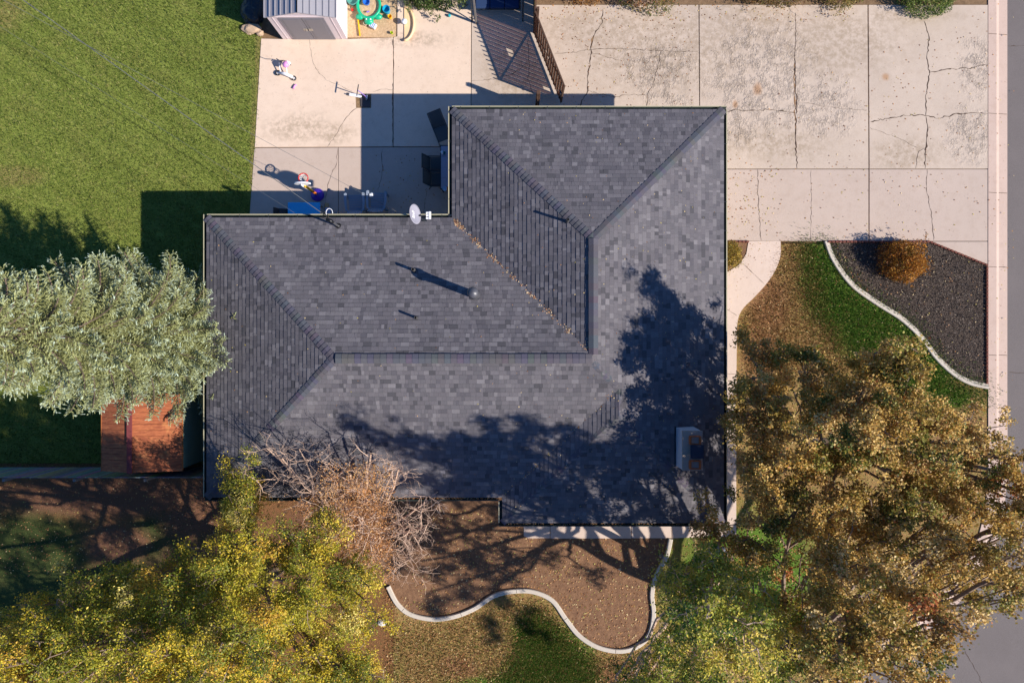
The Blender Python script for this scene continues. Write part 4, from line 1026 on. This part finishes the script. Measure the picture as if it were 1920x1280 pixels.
litter('fallen_leaves', 70, reg([(1853,0),(1900,0),(1900,840),(1853,840)]), lambda x, y: .03, .05, lp, [2,2,3,1,5], 60)
def onroof(rs):
    x, y = rs.uniform(XL+.1, XR-.1), rs.uniform(EY+.1, UY-.1)
    if roof_h(x, y) > EZ+.02 and (rs.rand() < .35+.65*(x > 0)): return x, y
litter('roof_leaves', 420, onroof, roof_h, .045, lp+[(232,206,150)], [4,3,5,2,3,3], 61)
def invalley(rs):
    t = rs.rand()**1.7; x = UX+.1+t*4.2; y = YN-.1-t*4.2; cl_ = math.sin(t*46)*.5+.5
    if rs.rand() > .25+.75*cl_**2: return None
    return x+rs.normal()*.05, y+rs.normal()*.05-.03
litter('roof_leaves', 330, invalley, roof_h, .06, [(210,168,128),(180,130,92),(232,206,166),(130,88,62)], [4,4,4,2], 62)
def invalley2(rs):
    t = rs.rand(); return EX+.1+t*3.4+rs.normal()*.05, YS+.1+t*3.4+rs.normal()*.05
litter('roof_leaves', 60, invalley2, roof_h, .05, lp, [4,4,3,2,1], 63)
def ingut(rs):
    if rs.rand() < .4: return rs.uniform(-4, EX-.1), YS-.055+rs.normal()*.02
    return rs.uniform(EX+.1, 6.8), EY-.055+rs.normal()*.02
litter('gutter_leaves', 420, ingut, lambda x, y: EZ-.10, .05, lp, [4,4,3,5,1], 64)
litter('fallen_leaves', 170, reg(sEDB+[(1852,497),(1742,454)]), lambda x, y: .03, .05, lp, [2,3,3,2,3], 72)
litter('mulch_chips', 24000, reg(sEDB+[(1852,497),(1742,454)]), lambda x, y: .012, .045, [(66,58,54),(96,86,78),(130,116,104),(42,37,35),(184,168,150)], [6,5,4,4,.9], 65, m_chip, .4, tilt=.5)
def tufts(name, n, region, palette, weights, seed, size=.07, soft=0.0):
    rs = np.random.RandomState(seed); pts = []
    while len(pts) < n:
        q = region(rs)
        if q is not None: pts.append((q[0]+rs.normal()*soft, q[1]+rs.normal()*soft, .022))
    Cn = np.array(pts); T = rs.normal(size=(n, 3))*.55; T[:, 2] = 1; T /= np.linalg.norm(T, axis=1)[:, None]
    Bn = np.cross(T, rs.normal(size=(n, 3))); Bn /= np.linalg.norm(Bn, axis=1)[:, None]; L = size*rs.uniform(.6, 1.3, (n, 1)); W = .011
    V = np.stack([Cn-Bn*W-T*.03, Cn+Bn*W-T*.03, Cn+T*L+Bn*.002, Cn+T*L-Bn*.002], 1)
    return tag(quads(name, V, pick(rs, palette, weights, n, None), m_leaf), kind='stuff')
tufts('grass', 90000, reg([(-60,-40),(489,-40),(489,75),(478,276),(467,420),(385,425),(385,868),(-60,868)]), [(118,134,56),(92,110,44),(154,160,84),(164,156,96),(56,78,28)], [5,5,4,2,3], 66, .055, .05)
tufts('grass', 26000, reg([(1500,454),(1549,454)]+sEDB[2:]+[(1850,760),(1700,760),(1560,640),(1510,560)]), [(86,122,42),(66,100,32),(122,148,62),(160,144,84)], [5,5,3,1.6], 67, .07, .30)
tufts('grass', 22000, reg([(985,1150),(1015,1150),(1050,1190),(1110,1250),(1120,1290),(930,1290),(975,1220)]), [(86,122,42),(66,100,32),(122,148,62),(170,144,84)], [5,5,3,2], 68, .06, .28)
tufts('dry_grass', 16000, reg([(740,1175),(830,1172),(960,1120),(1030,1140),(1100,1225),(1230,1225),(1260,1290),(730,1290)]), [(176,140,90),(150,116,74),(196,164,112),(96,104,44),(120,124,56)], [5,4,2,3,3], 70, .055, .2)
tufts('dry_grass', 14000, reg([(1388,600),(1440,545),(1465,456),(1520,456),(1560,600),(1600,700),(1400,700)]), [(176,140,90),(140,106,66),(196,164,112),(96,90,44)], [5,5,3,1.5], 69, .05, .12)

# ------------------------------------------------------------------ patio furniture and toys
Z0 = .02
m_blue = plain('slate blue plastic', (140, 152, 168), .5, .4, .06); m_sling = plain('sling fabric', (88, 94, 96), .85, .2, .12, 30, bump=.2); m_frame = plain('bronze frame', (42, 48, 54), .5, .5, .1)
def adirondack(px, py, rz, label):
    r = thing('garden_chair', P(px, py, Z0), label, 'chair', 'blue plastic garden chairs', rz)
    mb = MB()
    for k in range(7): y = -.26+k*.085; mb.box((0, y, .36+.0-.10*(1-(k/6))-.0), (.50, .075, .02), Matrix.Rotation(.2, 3, 'X'))
    mb.build('seat', m_blue, r, bevel=.005)
    mb = MB()
    for k in range(7):
        x = -.225+k*.075; hh = .62-.10*(x/.225)**2
        mb.bar((x, -.24, .25), (x*1.06, -.24-.42*hh, .25+hh*.92), .065, .018, up=Vector((0,1,0)))
    mb.build('backrest', m_blue, r, bevel=.004)
    for s_ in (-1, 1):
        mb = MB(); pts = [(s_*.31, .33), (s_*.37, .30), (s_*.375, 0), (s_*.33, -.30), (s_*.22, -.40), (s_*.20, -.36), (s_*.27, -.26), (s_*.285, 0), (s_*.27, .31)]
        mb.prism(pts, .53, .555, bottom=True); mb.build('armrest', m_blue, r, bevel=.006)
        for yy in (.26, -.28):
            mb = MB(); mb.box((s_*.32, yy, .265), (.04, .09, .53)); mb.build('leg', m_blue, r, bevel=.005)
    return r
adirondack(671, 384, R(2), 'left of the two blue plastic garden chairs, beside the blue table')
adirondack(711, 380, R(-2), 'right of the two blue plastic garden chairs, with a white cloth on its arm')
mb = MB(); mb.box(tuple(P(696, 366, .60)), (.13, .12, .04), .2); tag(mb.build('cloth', m_white, bevel=.015), 'small folded white cloth on the arm of the right blue garden chair', 'cloth')
def sling(px, py, rz, label, recline=.35, bl=.62, sl=.48):
    r = thing('patio_chair', P(px, py, Z0), label, 'chair', 'dark sling patio chairs', rz)    # faces local +Y
    mb = MB(); mb.box((0, .02, .42), (.44, sl, .02), Matrix.Rotation(.06, 3, 'X')); mb.build('seat', m_sling, r, bevel=.006)
    yb_, zb_ = -sl/2, .42; ye, ze = yb_-math.sin(recline)*bl, zb_+math.cos(recline)*bl
    mb = MB(); mb.bar((0, yb_, zb_), (0, ye, ze), .44, .02, up=Vector((0,1,0)))
    mb.build('backrest', m_sling, r, bevel=.006)
    for s_ in (-1, 1):
        mb = MB(); x = s_*.24
        mb.tube([(x, ye, ze), (x, yb_, zb_), (x, sl/2+.03, .42)], .016, 6); mb.tube([(x, yb_-.1, zb_+.22), (x, sl/2, .62), (x, sl/2+.05, .58)], .022, 6)
        mb.build('armrest', m_frame, r)
        mb = MB(); mb.tube([(x, sl/2, .62), (x, sl/2+.06, .0)], .016, 6); mb.build('leg', m_frame, r)
        mb = MB(); mb.tube([(x, yb_+.02, .42), (x, yb_-.12, 0)], .016, 6); mb.build('leg', m_frame, r)
    for yy, zz in ((sl/2, .4), (yb_, .4), (ye, ze)): mb = MB(); mb.tube([(-.24, yy, zz), (.24, yy, zz)], .014, 6); mb.build('crossbar', m_frame, r)
    return r
sling(831, 256, R(180+22), 'dark reclining patio chair by the house wall above the table', .75, .62, .52)
sling(821, 314, R(-90), 'upper of the two dark patio chairs pushed up to the table'); sling(823, 342, R(-90), 'lower of the two dark patio chairs pushed up to the table')
tb = thing('patio_table', P(851, 323, Z0), 'narrow blue grey patio table standing against the house', 'table')
m_tt = plain('blue grey tabletop', (150, 160, 182), .6, .3, .08)
mb = MB()
for k in range(4): mb.box((.02, .565-k*.377, .71), (.84, .37, .025))
mb.build('tabletop', m_tt, tb, bevel=.004)
mb = MB(); 
for y in (-.77, .77): mb.box((.02, y, .70), (.88, .03, .045))
for x in (-.41, .45): mb.box((x, 0, .70), (.03, 1.54, .045))
mb.build('rim', m_frame, tb)
for x in (-.38, .42):
    for y in (-.72, .72): mb = MB(); mb.box((x, y, .345), (.04, .04, .69)); mb.build('leg', m_frame, tb)
ZT = Z0+.7225
def cup(name, px, py, z, r, h, mat, label, cat, taper=.8, hollow=True):
    p = P(px, py, z); mb = MB(); pr = [(r*taper, 0), (r, h), (r*.88, h), (r*taper*.85, h*.2), (.002, h*.18)] if hollow else [(r*taper, 0), (r, h*.5), (r*.7, h), (.005, h*1.05)]
    mb.lathe(p, pr, 16); return tag(mb.build(name, mat, smooth=False), label, cat)
cup('cup', 833.5, 288, ZT, .05, .11, plain('teal cup', (40, 140, 150), .4), 'teal cup on the upper end of the patio table', 'cup')
mb = MB(); mb.box(tuple(P(829, 286, ZT+.03)), (.09, .11, .06), .5); tag(mb.build('tissue_box', m_white, bevel=.006), 'small white box on the upper corner of the patio table', 'box')
mb = MB(); mb.lathe(P(834, 354, ZT), [(.05, 0), (.085, .02), (.075, .02), (.04, .008), (.001, .008)], 20); tag(mb.build('plate', plain('pale blue plate', (150, 190, 220), .3)), 'pale blue plate on the lower end of the patio table', 'plate')
mb = MB(); mb.box(tuple(P(841, 354, ZT+.012)), (.13, .16, .02), .1); tag(mb.build('clay_tray', m_clay, bevel=.005), 'orange tray beside the plate on the patio table', 'tray')
# kids table
kt = thing('play_table', P(578, 397, Z0), 'bright blue low rectangular table tucked under the eave', 'table')
m_kb = plain('bright blue top', (50, 172, 236), .45, .4, .04)
mb = MB(); mb.box((0, -.04, .50), (1.16, .56, .03)); mb.build('tabletop', m_kb, kt, bevel=.01)
for x in (-.5, .5):
    for y in (-.26, .18): mb = MB(); mb.box((x, y, .24), (.05, .05, .49)); mb.build('leg', m_board, kt)
o = thing('step_stool', P(619, 401, Z0), 'small light grey stool right of the bright blue table', 'stool')
mb = MB(); mb.box((0,0,.30), (.20,.34,.03)); mb.build('seat', plain('grey blue', (140, 160, 190), .5), o, bevel=.01)
for x in (-.08, .08):
    for y in (-.13, .13): mb = MB(); mb.box((x, y, .145), (.03, .03, .28)); mb.build('leg', m_white, o)
o = tag(MB().__class__() and (lambda m: (m.box(tuple(P(613, 385, Z0+.06)), (.12, .16, .12)), m.build('wood_block', plain('pine', (190, 160, 116), .7, .2, .15), bevel=.008))[1])(MB()), 'small pale wooden block at the corner of the bright blue table', 'block')
o = thing('folding_chair', P(536, 399, Z0), 'grey low chair left of the bright blue table', 'chair')
mb = MB(); mb.box((0,-.05,.28), (.30,.30,.02), Matrix.Rotation(.3, 3, 'Y')); mb.build('seat', m_frame, o, bevel=.006)
mb = MB(); mb.bar((-.15,-.05,.3),(-.27,-.05,.55),.30,.02); mb.build('backrest', m_frame, o)
for x in (-.12, .12): mb = MB(); mb.box((x, -.05, .13), (.03, .26, .26)); mb.build('leg', m_frame, o)

# basketball toy
hp = P(596, 366, Z0); hoop = thing('basketball_hoop', hp, 'toy basketball hoop with purple base, yellow pole and white backboard', 'toy')
m_pur = plain('purple plastic', (66, 36, 170), .35, .5, .05); m_yel = plain('yellow plastic', (244, 188, 20), .35, .5, .03); m_redp = plain('red plastic', (214, 44, 36), .35, .5, .04); m_orp = plain('orange plastic', (206, 110, 26), .4, .5, .05)
mb = MB(); mb.lathe((0,0,0), [(.235,0),(.245,.05),(.22,.12),(.13,.17),(.06,.19),(.06,.22)], 24); mb.build('base', m_pur, hoop, smooth=True)
mb = MB(); mb.tube([(0,0,.15),(-.07,.05,.55)], .05, 12); mb.build('lower_pole', m_orp, hoop)
mb = MB(); mb.tube([(-.07,.05,.55),(-.18,.12,1.10)], .045, 12); mb.build('upper_pole', m_yel, hoop)
bk = (-.19, .15, 1.22); mb = MB(); pr = []
for k in range(24): a = 2*math.pi*k/24; pr.append((.29*math.cos(a), .19*math.sin(a)))
vs = [(bk[0]+x, bk[1]+.06*(abs(x)/.32)**2*0+(.02), bk[2]+y) for x, y in pr]+[(bk[0]+x, bk[1]-.03, bk[2]+y) for x, y in pr]
mb.add(vs, [tuple(range(24))[::-1], tuple(range(24, 48))]+[(i, (i+1) % 24, 24+(i+1) % 24, 24+i) for i in range(24)]); 
bo = mb.build('backboard', m_white, hoop, bevel=.01)
mb = MB(); mb.box((bk[0]+.06, bk[1]-.034, bk[2]-.02), (.2, .006, .14)); mb.bar((bk[0]+.01, bk[1]-.05, 1.02), (bk[0], bk[1]-.03, 1.22), .12, .04); mb.build('bracket', m_white, hoop)
rc = Vector((bk[0]+.01, bk[1]+.20, 1.16)); mb = MB(); mb.tube([rc+Vector((.165*math.cos(a), .165*math.sin(a), 0)) for a in [2*math.pi*k/24 for k in range(24)]], .02, 8, closed=True); mb.build('rim', m_redp, hoop, smooth=True)
mb = MB()
for k in range(12):
    a = 2*math.pi*k/12
    for s_ in (-1, 1):
        a2 = a+s_*.5; mb.tube([rc+Vector((.155*math.cos(a), .155*math.sin(a), 0)), rc+Vector((.12*math.cos((a+a2)/2), .12*math.sin((a+a2)/2), -.1)), rc+Vector((.10*math.cos(a2), .10*math.sin(a2), -.2))], .006, 4)
mb.build('net', m_white, hoop)

# scooter standing
m_lil = plain('lilac paint', (150, 120, 200), .4); m_pinkp = plain('pink plastic', (222, 150, 206), .4, .5, .05)
a = P(652, 177, Z0+.07); b = P(690, 183, Z0+.07)
sc = thing('kick_scooter', a, 'white and purple kick scooter standing by the square hole in the patio', 'scooter', 'childrens ride on toys', math.atan2((b-a).y, (b-a).x)); L = (b-a).length
mb = MB(); mb.prism([(.06,-.05),(.45,-.06),(.52,-.03),(.52,.03),(.45,.06),(.06,.05)], .0, .03, bottom=True); mb.build('deck', m_white, sc, bevel=.005)
mb = MB(); mb.tube([(L-.05,0,.0),(L-.12,.0,.25),(L-.24,0,.62)], .017, 8); mb.build('stem', m_lil, sc)
mb = MB(); mb.tube([(L-.24,-.2,.63),(L-.24,.2,.63)], .018, 8); mb.build('handlebar', m_dark, sc)
def wheel(nm, parent, c, r, wd, axis, mats):
    mb = MB(); A = Vector(axis).normalized(); n_ = A.orthogonal().normalized(); s2 = A.cross(n_)
    mb.tube([Vector(c)+(n_*math.cos(t)+s2*math.sin(t))*r*.8 for t in [2*math.pi*k/18 for k in range(18)]], r*.22, 6, closed=True)
    w_ = mb.build(nm, mats[0], parent, smooth=True)
    mb = MB(); mb.tube([Vector(c)-A*wd*.5, Vector(c)+A*wd*.5], r*.2, 8)
    for k in range(5): t = 2*math.pi*k/5; mb.bar(c, Vector(c)+(n_*math.cos(t)+s2*math.sin(t))*r*.78, r*.12, r*.12)
    mb.build('hub', mats[1], w_)
for y in (-.08, .08): wheel('wheel', sc, (L-.04, y, -.0), .07, .03, (0,1,0), (m_black, m_white))
wheel('wheel', sc, (.02, 0, -.01), .06, .03, (0,1,0), (m_black, m_white))
mb = MB(); mb.box((L-.04, 0, .03), (.06, .2, .04)); mb.build('front_axle', m_white, sc, bevel=.008)
# balance bike lying on its side
bp = P(536, 140, Z0); bike = thing('toddler_bike', bp, 'white and pink toddler bike lying on its side near the lawn', 'bike', 'childrens ride on toys', 0)
wa = P(522, 138, Z0)-bp; wb = P(552, 148, Z0)-bp
wheel('wheel', bike, (wa.x, wa.y, .05), .105, .05, (.1,.1,1), (m_black, m_white)); wheel('wheel', bike, (wb.x, wb.y, .06), .09, .06, (.3,-.2,1), (m_black, m_white))
mb = MB(); mb.tube([(wa.x+.06, wa.y, .08), (0, -.02, .13), (wb.x-.03, wb.y+.02, .11)], [.045,.06,.05], 8); mb.tube([(wa.x+.10, wa.y, .1), (wa.x+.12, wa.y+.28, .26)], .018, 6); mb.tube([(.08, 0, .12), (.1, .30, .30)], .018, 6); mb.build('frame', m_white, bike, smooth=True)
mb = MB(); mb.lathe((.10, .24, .25), [(.03,0),(.10,.02),(.12,.08),(.10,.13),(.02,.16)], 14); mb.build('basket', m_pinkp, bike, smooth=True)
mb = MB(); mb.tube([(-.10,.33,.32),(.05,.36,.38),(.2,.32,.34),(.28,.22,.28)], .013, 6); mb.tube([(.05,.36,.38),(-.05,.30,.52),(-.15,.34,.60)], .013, 6); mb.build('handlebar', m_dark, bike, smooth=True)
mb = MB(); mb.box((.20, .30, .33), (.16, .11, .08), -.5); mb.build('seat', m_white, bike, bevel=.03)
# small purple toy
p = P(550, 166, Z0+.03); mb = MB(); q = P(555, 159, Z0+.03); mb.tube([p, p.lerp(q, .5)+Vector((0,0,.03)), q], [.045,.025,.04], 10); tag(mb.build('toy_dumbbell', m_pinkp, smooth=True), 'small pink and white toy lying below the toddler bike', 'toy')
# square hole with soil
mb = MB(); c = P(681, 189); pp = [g2(667,177),(g2(696,177)),(g2(696,203)),(g2(668,203))]
mb.prism(pp, .0, .024); tag(mb.build('soil_patch', soil_mat('patch soil', (120, 96, 70), (170, 140, 106), 14)), kind='structure')
tt_ = plain('dark tile', (90, 84, 84), .9, .2, .2, 20)
mb = MB(); mb.prism([g2(676,184),g2(695,183),g2(694,202),g2(677,201)], .02, .05); tag(mb.build('paving_stone', tt_, bevel=.006), 'square grey paving stone set in the hole of the patio', 'paving stone')

# sandpit toys
m_green = plain('turtle green plastic', (20, 176, 130), .35, .5, .03)
tc_ = P(693, 14, Z0); tu = thing('sandbox', tc_, 'round green plastic turtle sandbox full of sand and toys', 'sandbox')
mb = MB(); mb.lathe((0,0,0), [(.40,0),(.47,.05),(.48,.17),(.455,.20),(.39,.19),(.365,.08)], 32, sx=.95, sy=1.08); mb.build('rim', m_green, tu, smooth=True)
mb = MB(); mb.lathe((0,0,.06), [(.385,0),(.385,.035),(.2,.05),(.001,.05)], 28, sx=.95, sy=1.08); mb.build('sand', m_sand, tu)
mb = MB(); mb.lathe((-.0,-.56,.03), [(.12,0),(.17,.06),(.15,.14),(.06,.18),(.001,.185)], 20, sx=1, sy=.85); hd = mb.build('head', m_green, tu, smooth=True)
for s_ in (-1, 1):
    mb = MB(); mb.lathe((s_*.075, -.53, .19), [(.03,0),(.025,.02),(.001,.028)], 10); mb.build('eye', m_white, hd)
    mb = MB(); mb.lathe((s_*.33, -.40, .05), [(.1,0),(.15,.05),(.13,.11),(.04,.14),(.001,.145)], 18, sx=1.05, sy=.75); mb.build('foot', m_green, tu, smooth=True)
mb = MB(); mb.tube([P(690,22,.2)-Vector((.05,.02,0)), P(690,22,.2)+Vector((.05,.0,.01))], .028, 10); tag(mb.build('toy_cylinder', m_lil), 'lilac toy lying on the sand in the turtle sandbox', 'toy')
cup('toy_boat', 688, 6, .17, .13, .12, plain('royal blue', (40, 110, 200), .4), 'blue toy bowl standing in the turtle sandbox', 'toy')
cup('bucket', 726, 22, Z0, .14, .22, plain('cyan plastic', (20, 160, 200), .4), 'cyan toy bucket right of the turtle sandbox', 'bucket')
cup('bucket', 732, 34, Z0, .075, .14, m_yel, 'small yellow toy bucket below the cyan bucket', 'bucket')
cup('bucket', 663, 3, Z0, .22, .20, plain('grey teal bin', (90, 150, 140), .5), 'grey green tub left of the turtle sandbox', 'tub')
cup('toy_cup', 686, 46, Z0, .075, .10, plain('cream cup', (240, 214, 190), .5), 'cream toy cup below the turtle sandbox head', 'cup')
cup('toy_cup', 735, 63, Z0, .05, .08, plain('lime', (190, 210, 40), .5), 'tiny lime green cup at the bottom edge of the sandpit', 'cup')
cup('toy_ball', 843, 31, Z0, .055, .11, plain('teal ball', (50, 180, 190), .4), 'small teal ball on the patio below the green shrub', 'ball', .6, False)
cup('toy_ball', 661, 20, Z0, .05, .10, m_redp, 'small red toy beside the wall of the metal shed', 'toy', .6, False)
mb = MB(); mb.bar(P(671, 33, Z0+.03), P(675, 68, Z0+.03), .05, .04); tag(mb.build('toy_bat', m_yel, bevel=.01), 'long yellow plastic stick lying in the sandpit', 'toy')
o = thing('toy_crate', P(700, 50, Z0), 'white and blue striped toy crate near the turtle sandbox', 'toy')
mb = MB(); mb.box((0,0,.06), (.24,.18,.12), -.5); mb.build('body', m_white, o, bevel=.01)
mb = MB()
for k in (-1, 0, 1): mb.box((k*.06*math.cos(-.5), k*.06*math.sin(-.5), .122), (.02, .18, .008), -.5)
mb.build('stripes', plain('blue stripe', (90, 130, 210), .5), o)
o = thing('play_shell', P(758, 46, Z0), 'cream half round plastic toy lid leaning at the edge of the sandpit', 'toy')
m_cream = plain('cream plastic', (240, 206, 160), .45, .4, .05); mb = MB(); vs = []; K = 16
for k in range(K+1): a_ = -math.pi/2+math.pi*k/K; vs.append((.0+.36*math.cos(a_), .62*math.sin(a_)))
mb.prism(vs, .0, .035, bottom=True); inner_ = [(x*.72, y*.8) for x, y in vs]
pl_ = mb.build('lid', m_cream, o, bevel=.008)
mb = MB(); mb.tube([(x, y, .08) for x, y in vs], .045, 8); mb.build('rim', m_cream, o, smooth=True)
mb = MB(); mb.lathe((.03, .02, .035), [(.05,0),(.05,.12),(.11,.15),(.09,.2),(.001,.22)], 16); mb.build('knob', m_white, o, smooth=True)
# heap of black sheeting and stones by the metal shed
def rock(name, px, py, r, h, seed, mat, label, cat, sub=2):
    rs = np.random.RandomState(seed); import bmesh
    bm = bmesh.new(); bmesh.ops.create_icosphere(bm, subdivisions=sub+1, radius=1)
    f = rs.normal(size=(6, 3))
    for v in bm.verts:
        d = v.co.normalized(); k = 1+.12*sum(math.sin(3*d.dot(Vector(q))+i) for i, q in enumerate(f))/2+rs.uniform(-.04, .04); v.co = Vector((d.x*r[0]*k, d.y*r[1]*k, d.z*h*k))
    me = bpy.data.meshes.new(name); bm.to_mesh(me); bm.free(); me.materials.append(mat); o = bpy.data.objects.new(name, me); C.objects.link(o); o.location = P(px, py, h*.35)
    return tag(o, label, cat)
m_rock = plain('tan stone', (186, 160, 134), .9, .2, .2, 8, bump=.4)
rock('rock', 472, 54, (.34, .20), .16, 1, m_rock, 'flat tan stone below the black sheeting at the lawn edge', 'rock')
rock('rock', 487, 62, (.14, .12), .10, 2, m_rock, 'smaller tan stone right of the flat tan stone', 'rock')
m_bag = plain('black film', (34, 36, 42), .3, .6, .4, 10, bump=1.0)
rock('plastic_sheeting', 474, 20, (.42, .55), .3, 3, m_bag, 'crumpled black plastic sheeting left of the metal shed', 'plastic sheeting', 3)
rock('utility_box', 1354, 1031, (.2, .13), .05, 4, plain('grey lid', (110, 116, 126), .7), 'grey rectangular ground box in the grass right of the bed', 'utility box') if False else None
mb = MB(); mb.box(tuple(P(1354, 1031, .04)), (.40, .24, .10), -.12); o = tag(mb.build('utility_box', plain('grey lid', (120, 126, 136), .7, .3, .2, 14), bevel=.02), 'grey rectangular ground box in the grass right of the garden bed', 'utility box')
rock('rock', 716, 1166, (.15, .12), .10, 5, plain('white stone', (214, 206, 196), .9, .2, .1), 'white stone at the edge of the yellow tree below the edging', 'rock')
rock('rock', 1162, 1066, (.06, .05), .05, 7, m_rock, 'small tan pebble lying on the brown soil of the bed', 'rock')
cup('garden_light', 1240, 1039, .0, .06, .22, m_galv, 'small round grey garden light at the right end of the bed', 'light', .6, False)

# swing seat by the fence and post
sw = thing('swing_seat', P(933, 12, Z0), 'navy blue cushioned swing seat at the top of the photo', 'swing seat')
m_navy = plain('navy cushion', (44, 64, 100), .85, .2, .06, 20)
mb = MB(); mb.box((0, .0, .38), (1.62, .62, .03))
for x in (-.82, .82):
    mb.tube([(x, -.32, .4), (x, -.34, .64), (x, .3, .66), (x, .38, .42)], .018, 6)
    mb.tube([(x*1.12, -.55, 0), (x*1.12, .05, 1.95)], .022, 6); mb.tube([(x*1.12, .75, 0), (x*1.12, .05, 1.95)], .022, 6); mb.tube([(x, .05, .66), (x, .05, 1.93)], .007, 5)
mb.tube([(-.92, .05, 1.95), (.92, .05, 1.95)], .022, 6); mb.build('frame', m_frame, sw)
for k in (-1, 0, 1):
    mb = MB(); mb.box((k*.53, -.03, .46), (.52, .56, .12)); mb.build('seat_cushion', m_navy, sw, bevel=.035)
    mb = MB(); mb.box((k*.53, .33, .72), (.52, .12, .5), Matrix.Rotation(-.25, 3, 'X')); mb.build('back_cushion', m_navy, sw, bevel=.035)
o = thing('wooden_post', P(893, 44, Z0), 'thin weathered wooden post left of the swing seat', 'post')
mb = MB(); mb.box((0,0,1.2), (.07,.07,2.4)); mb.build('pole', m_board, o, bevel=.006)
mb = MB(); mb.box((0,0,2.42), (.1,.1,.03)); mb.build('cap', m_board, o, bevel=.006)
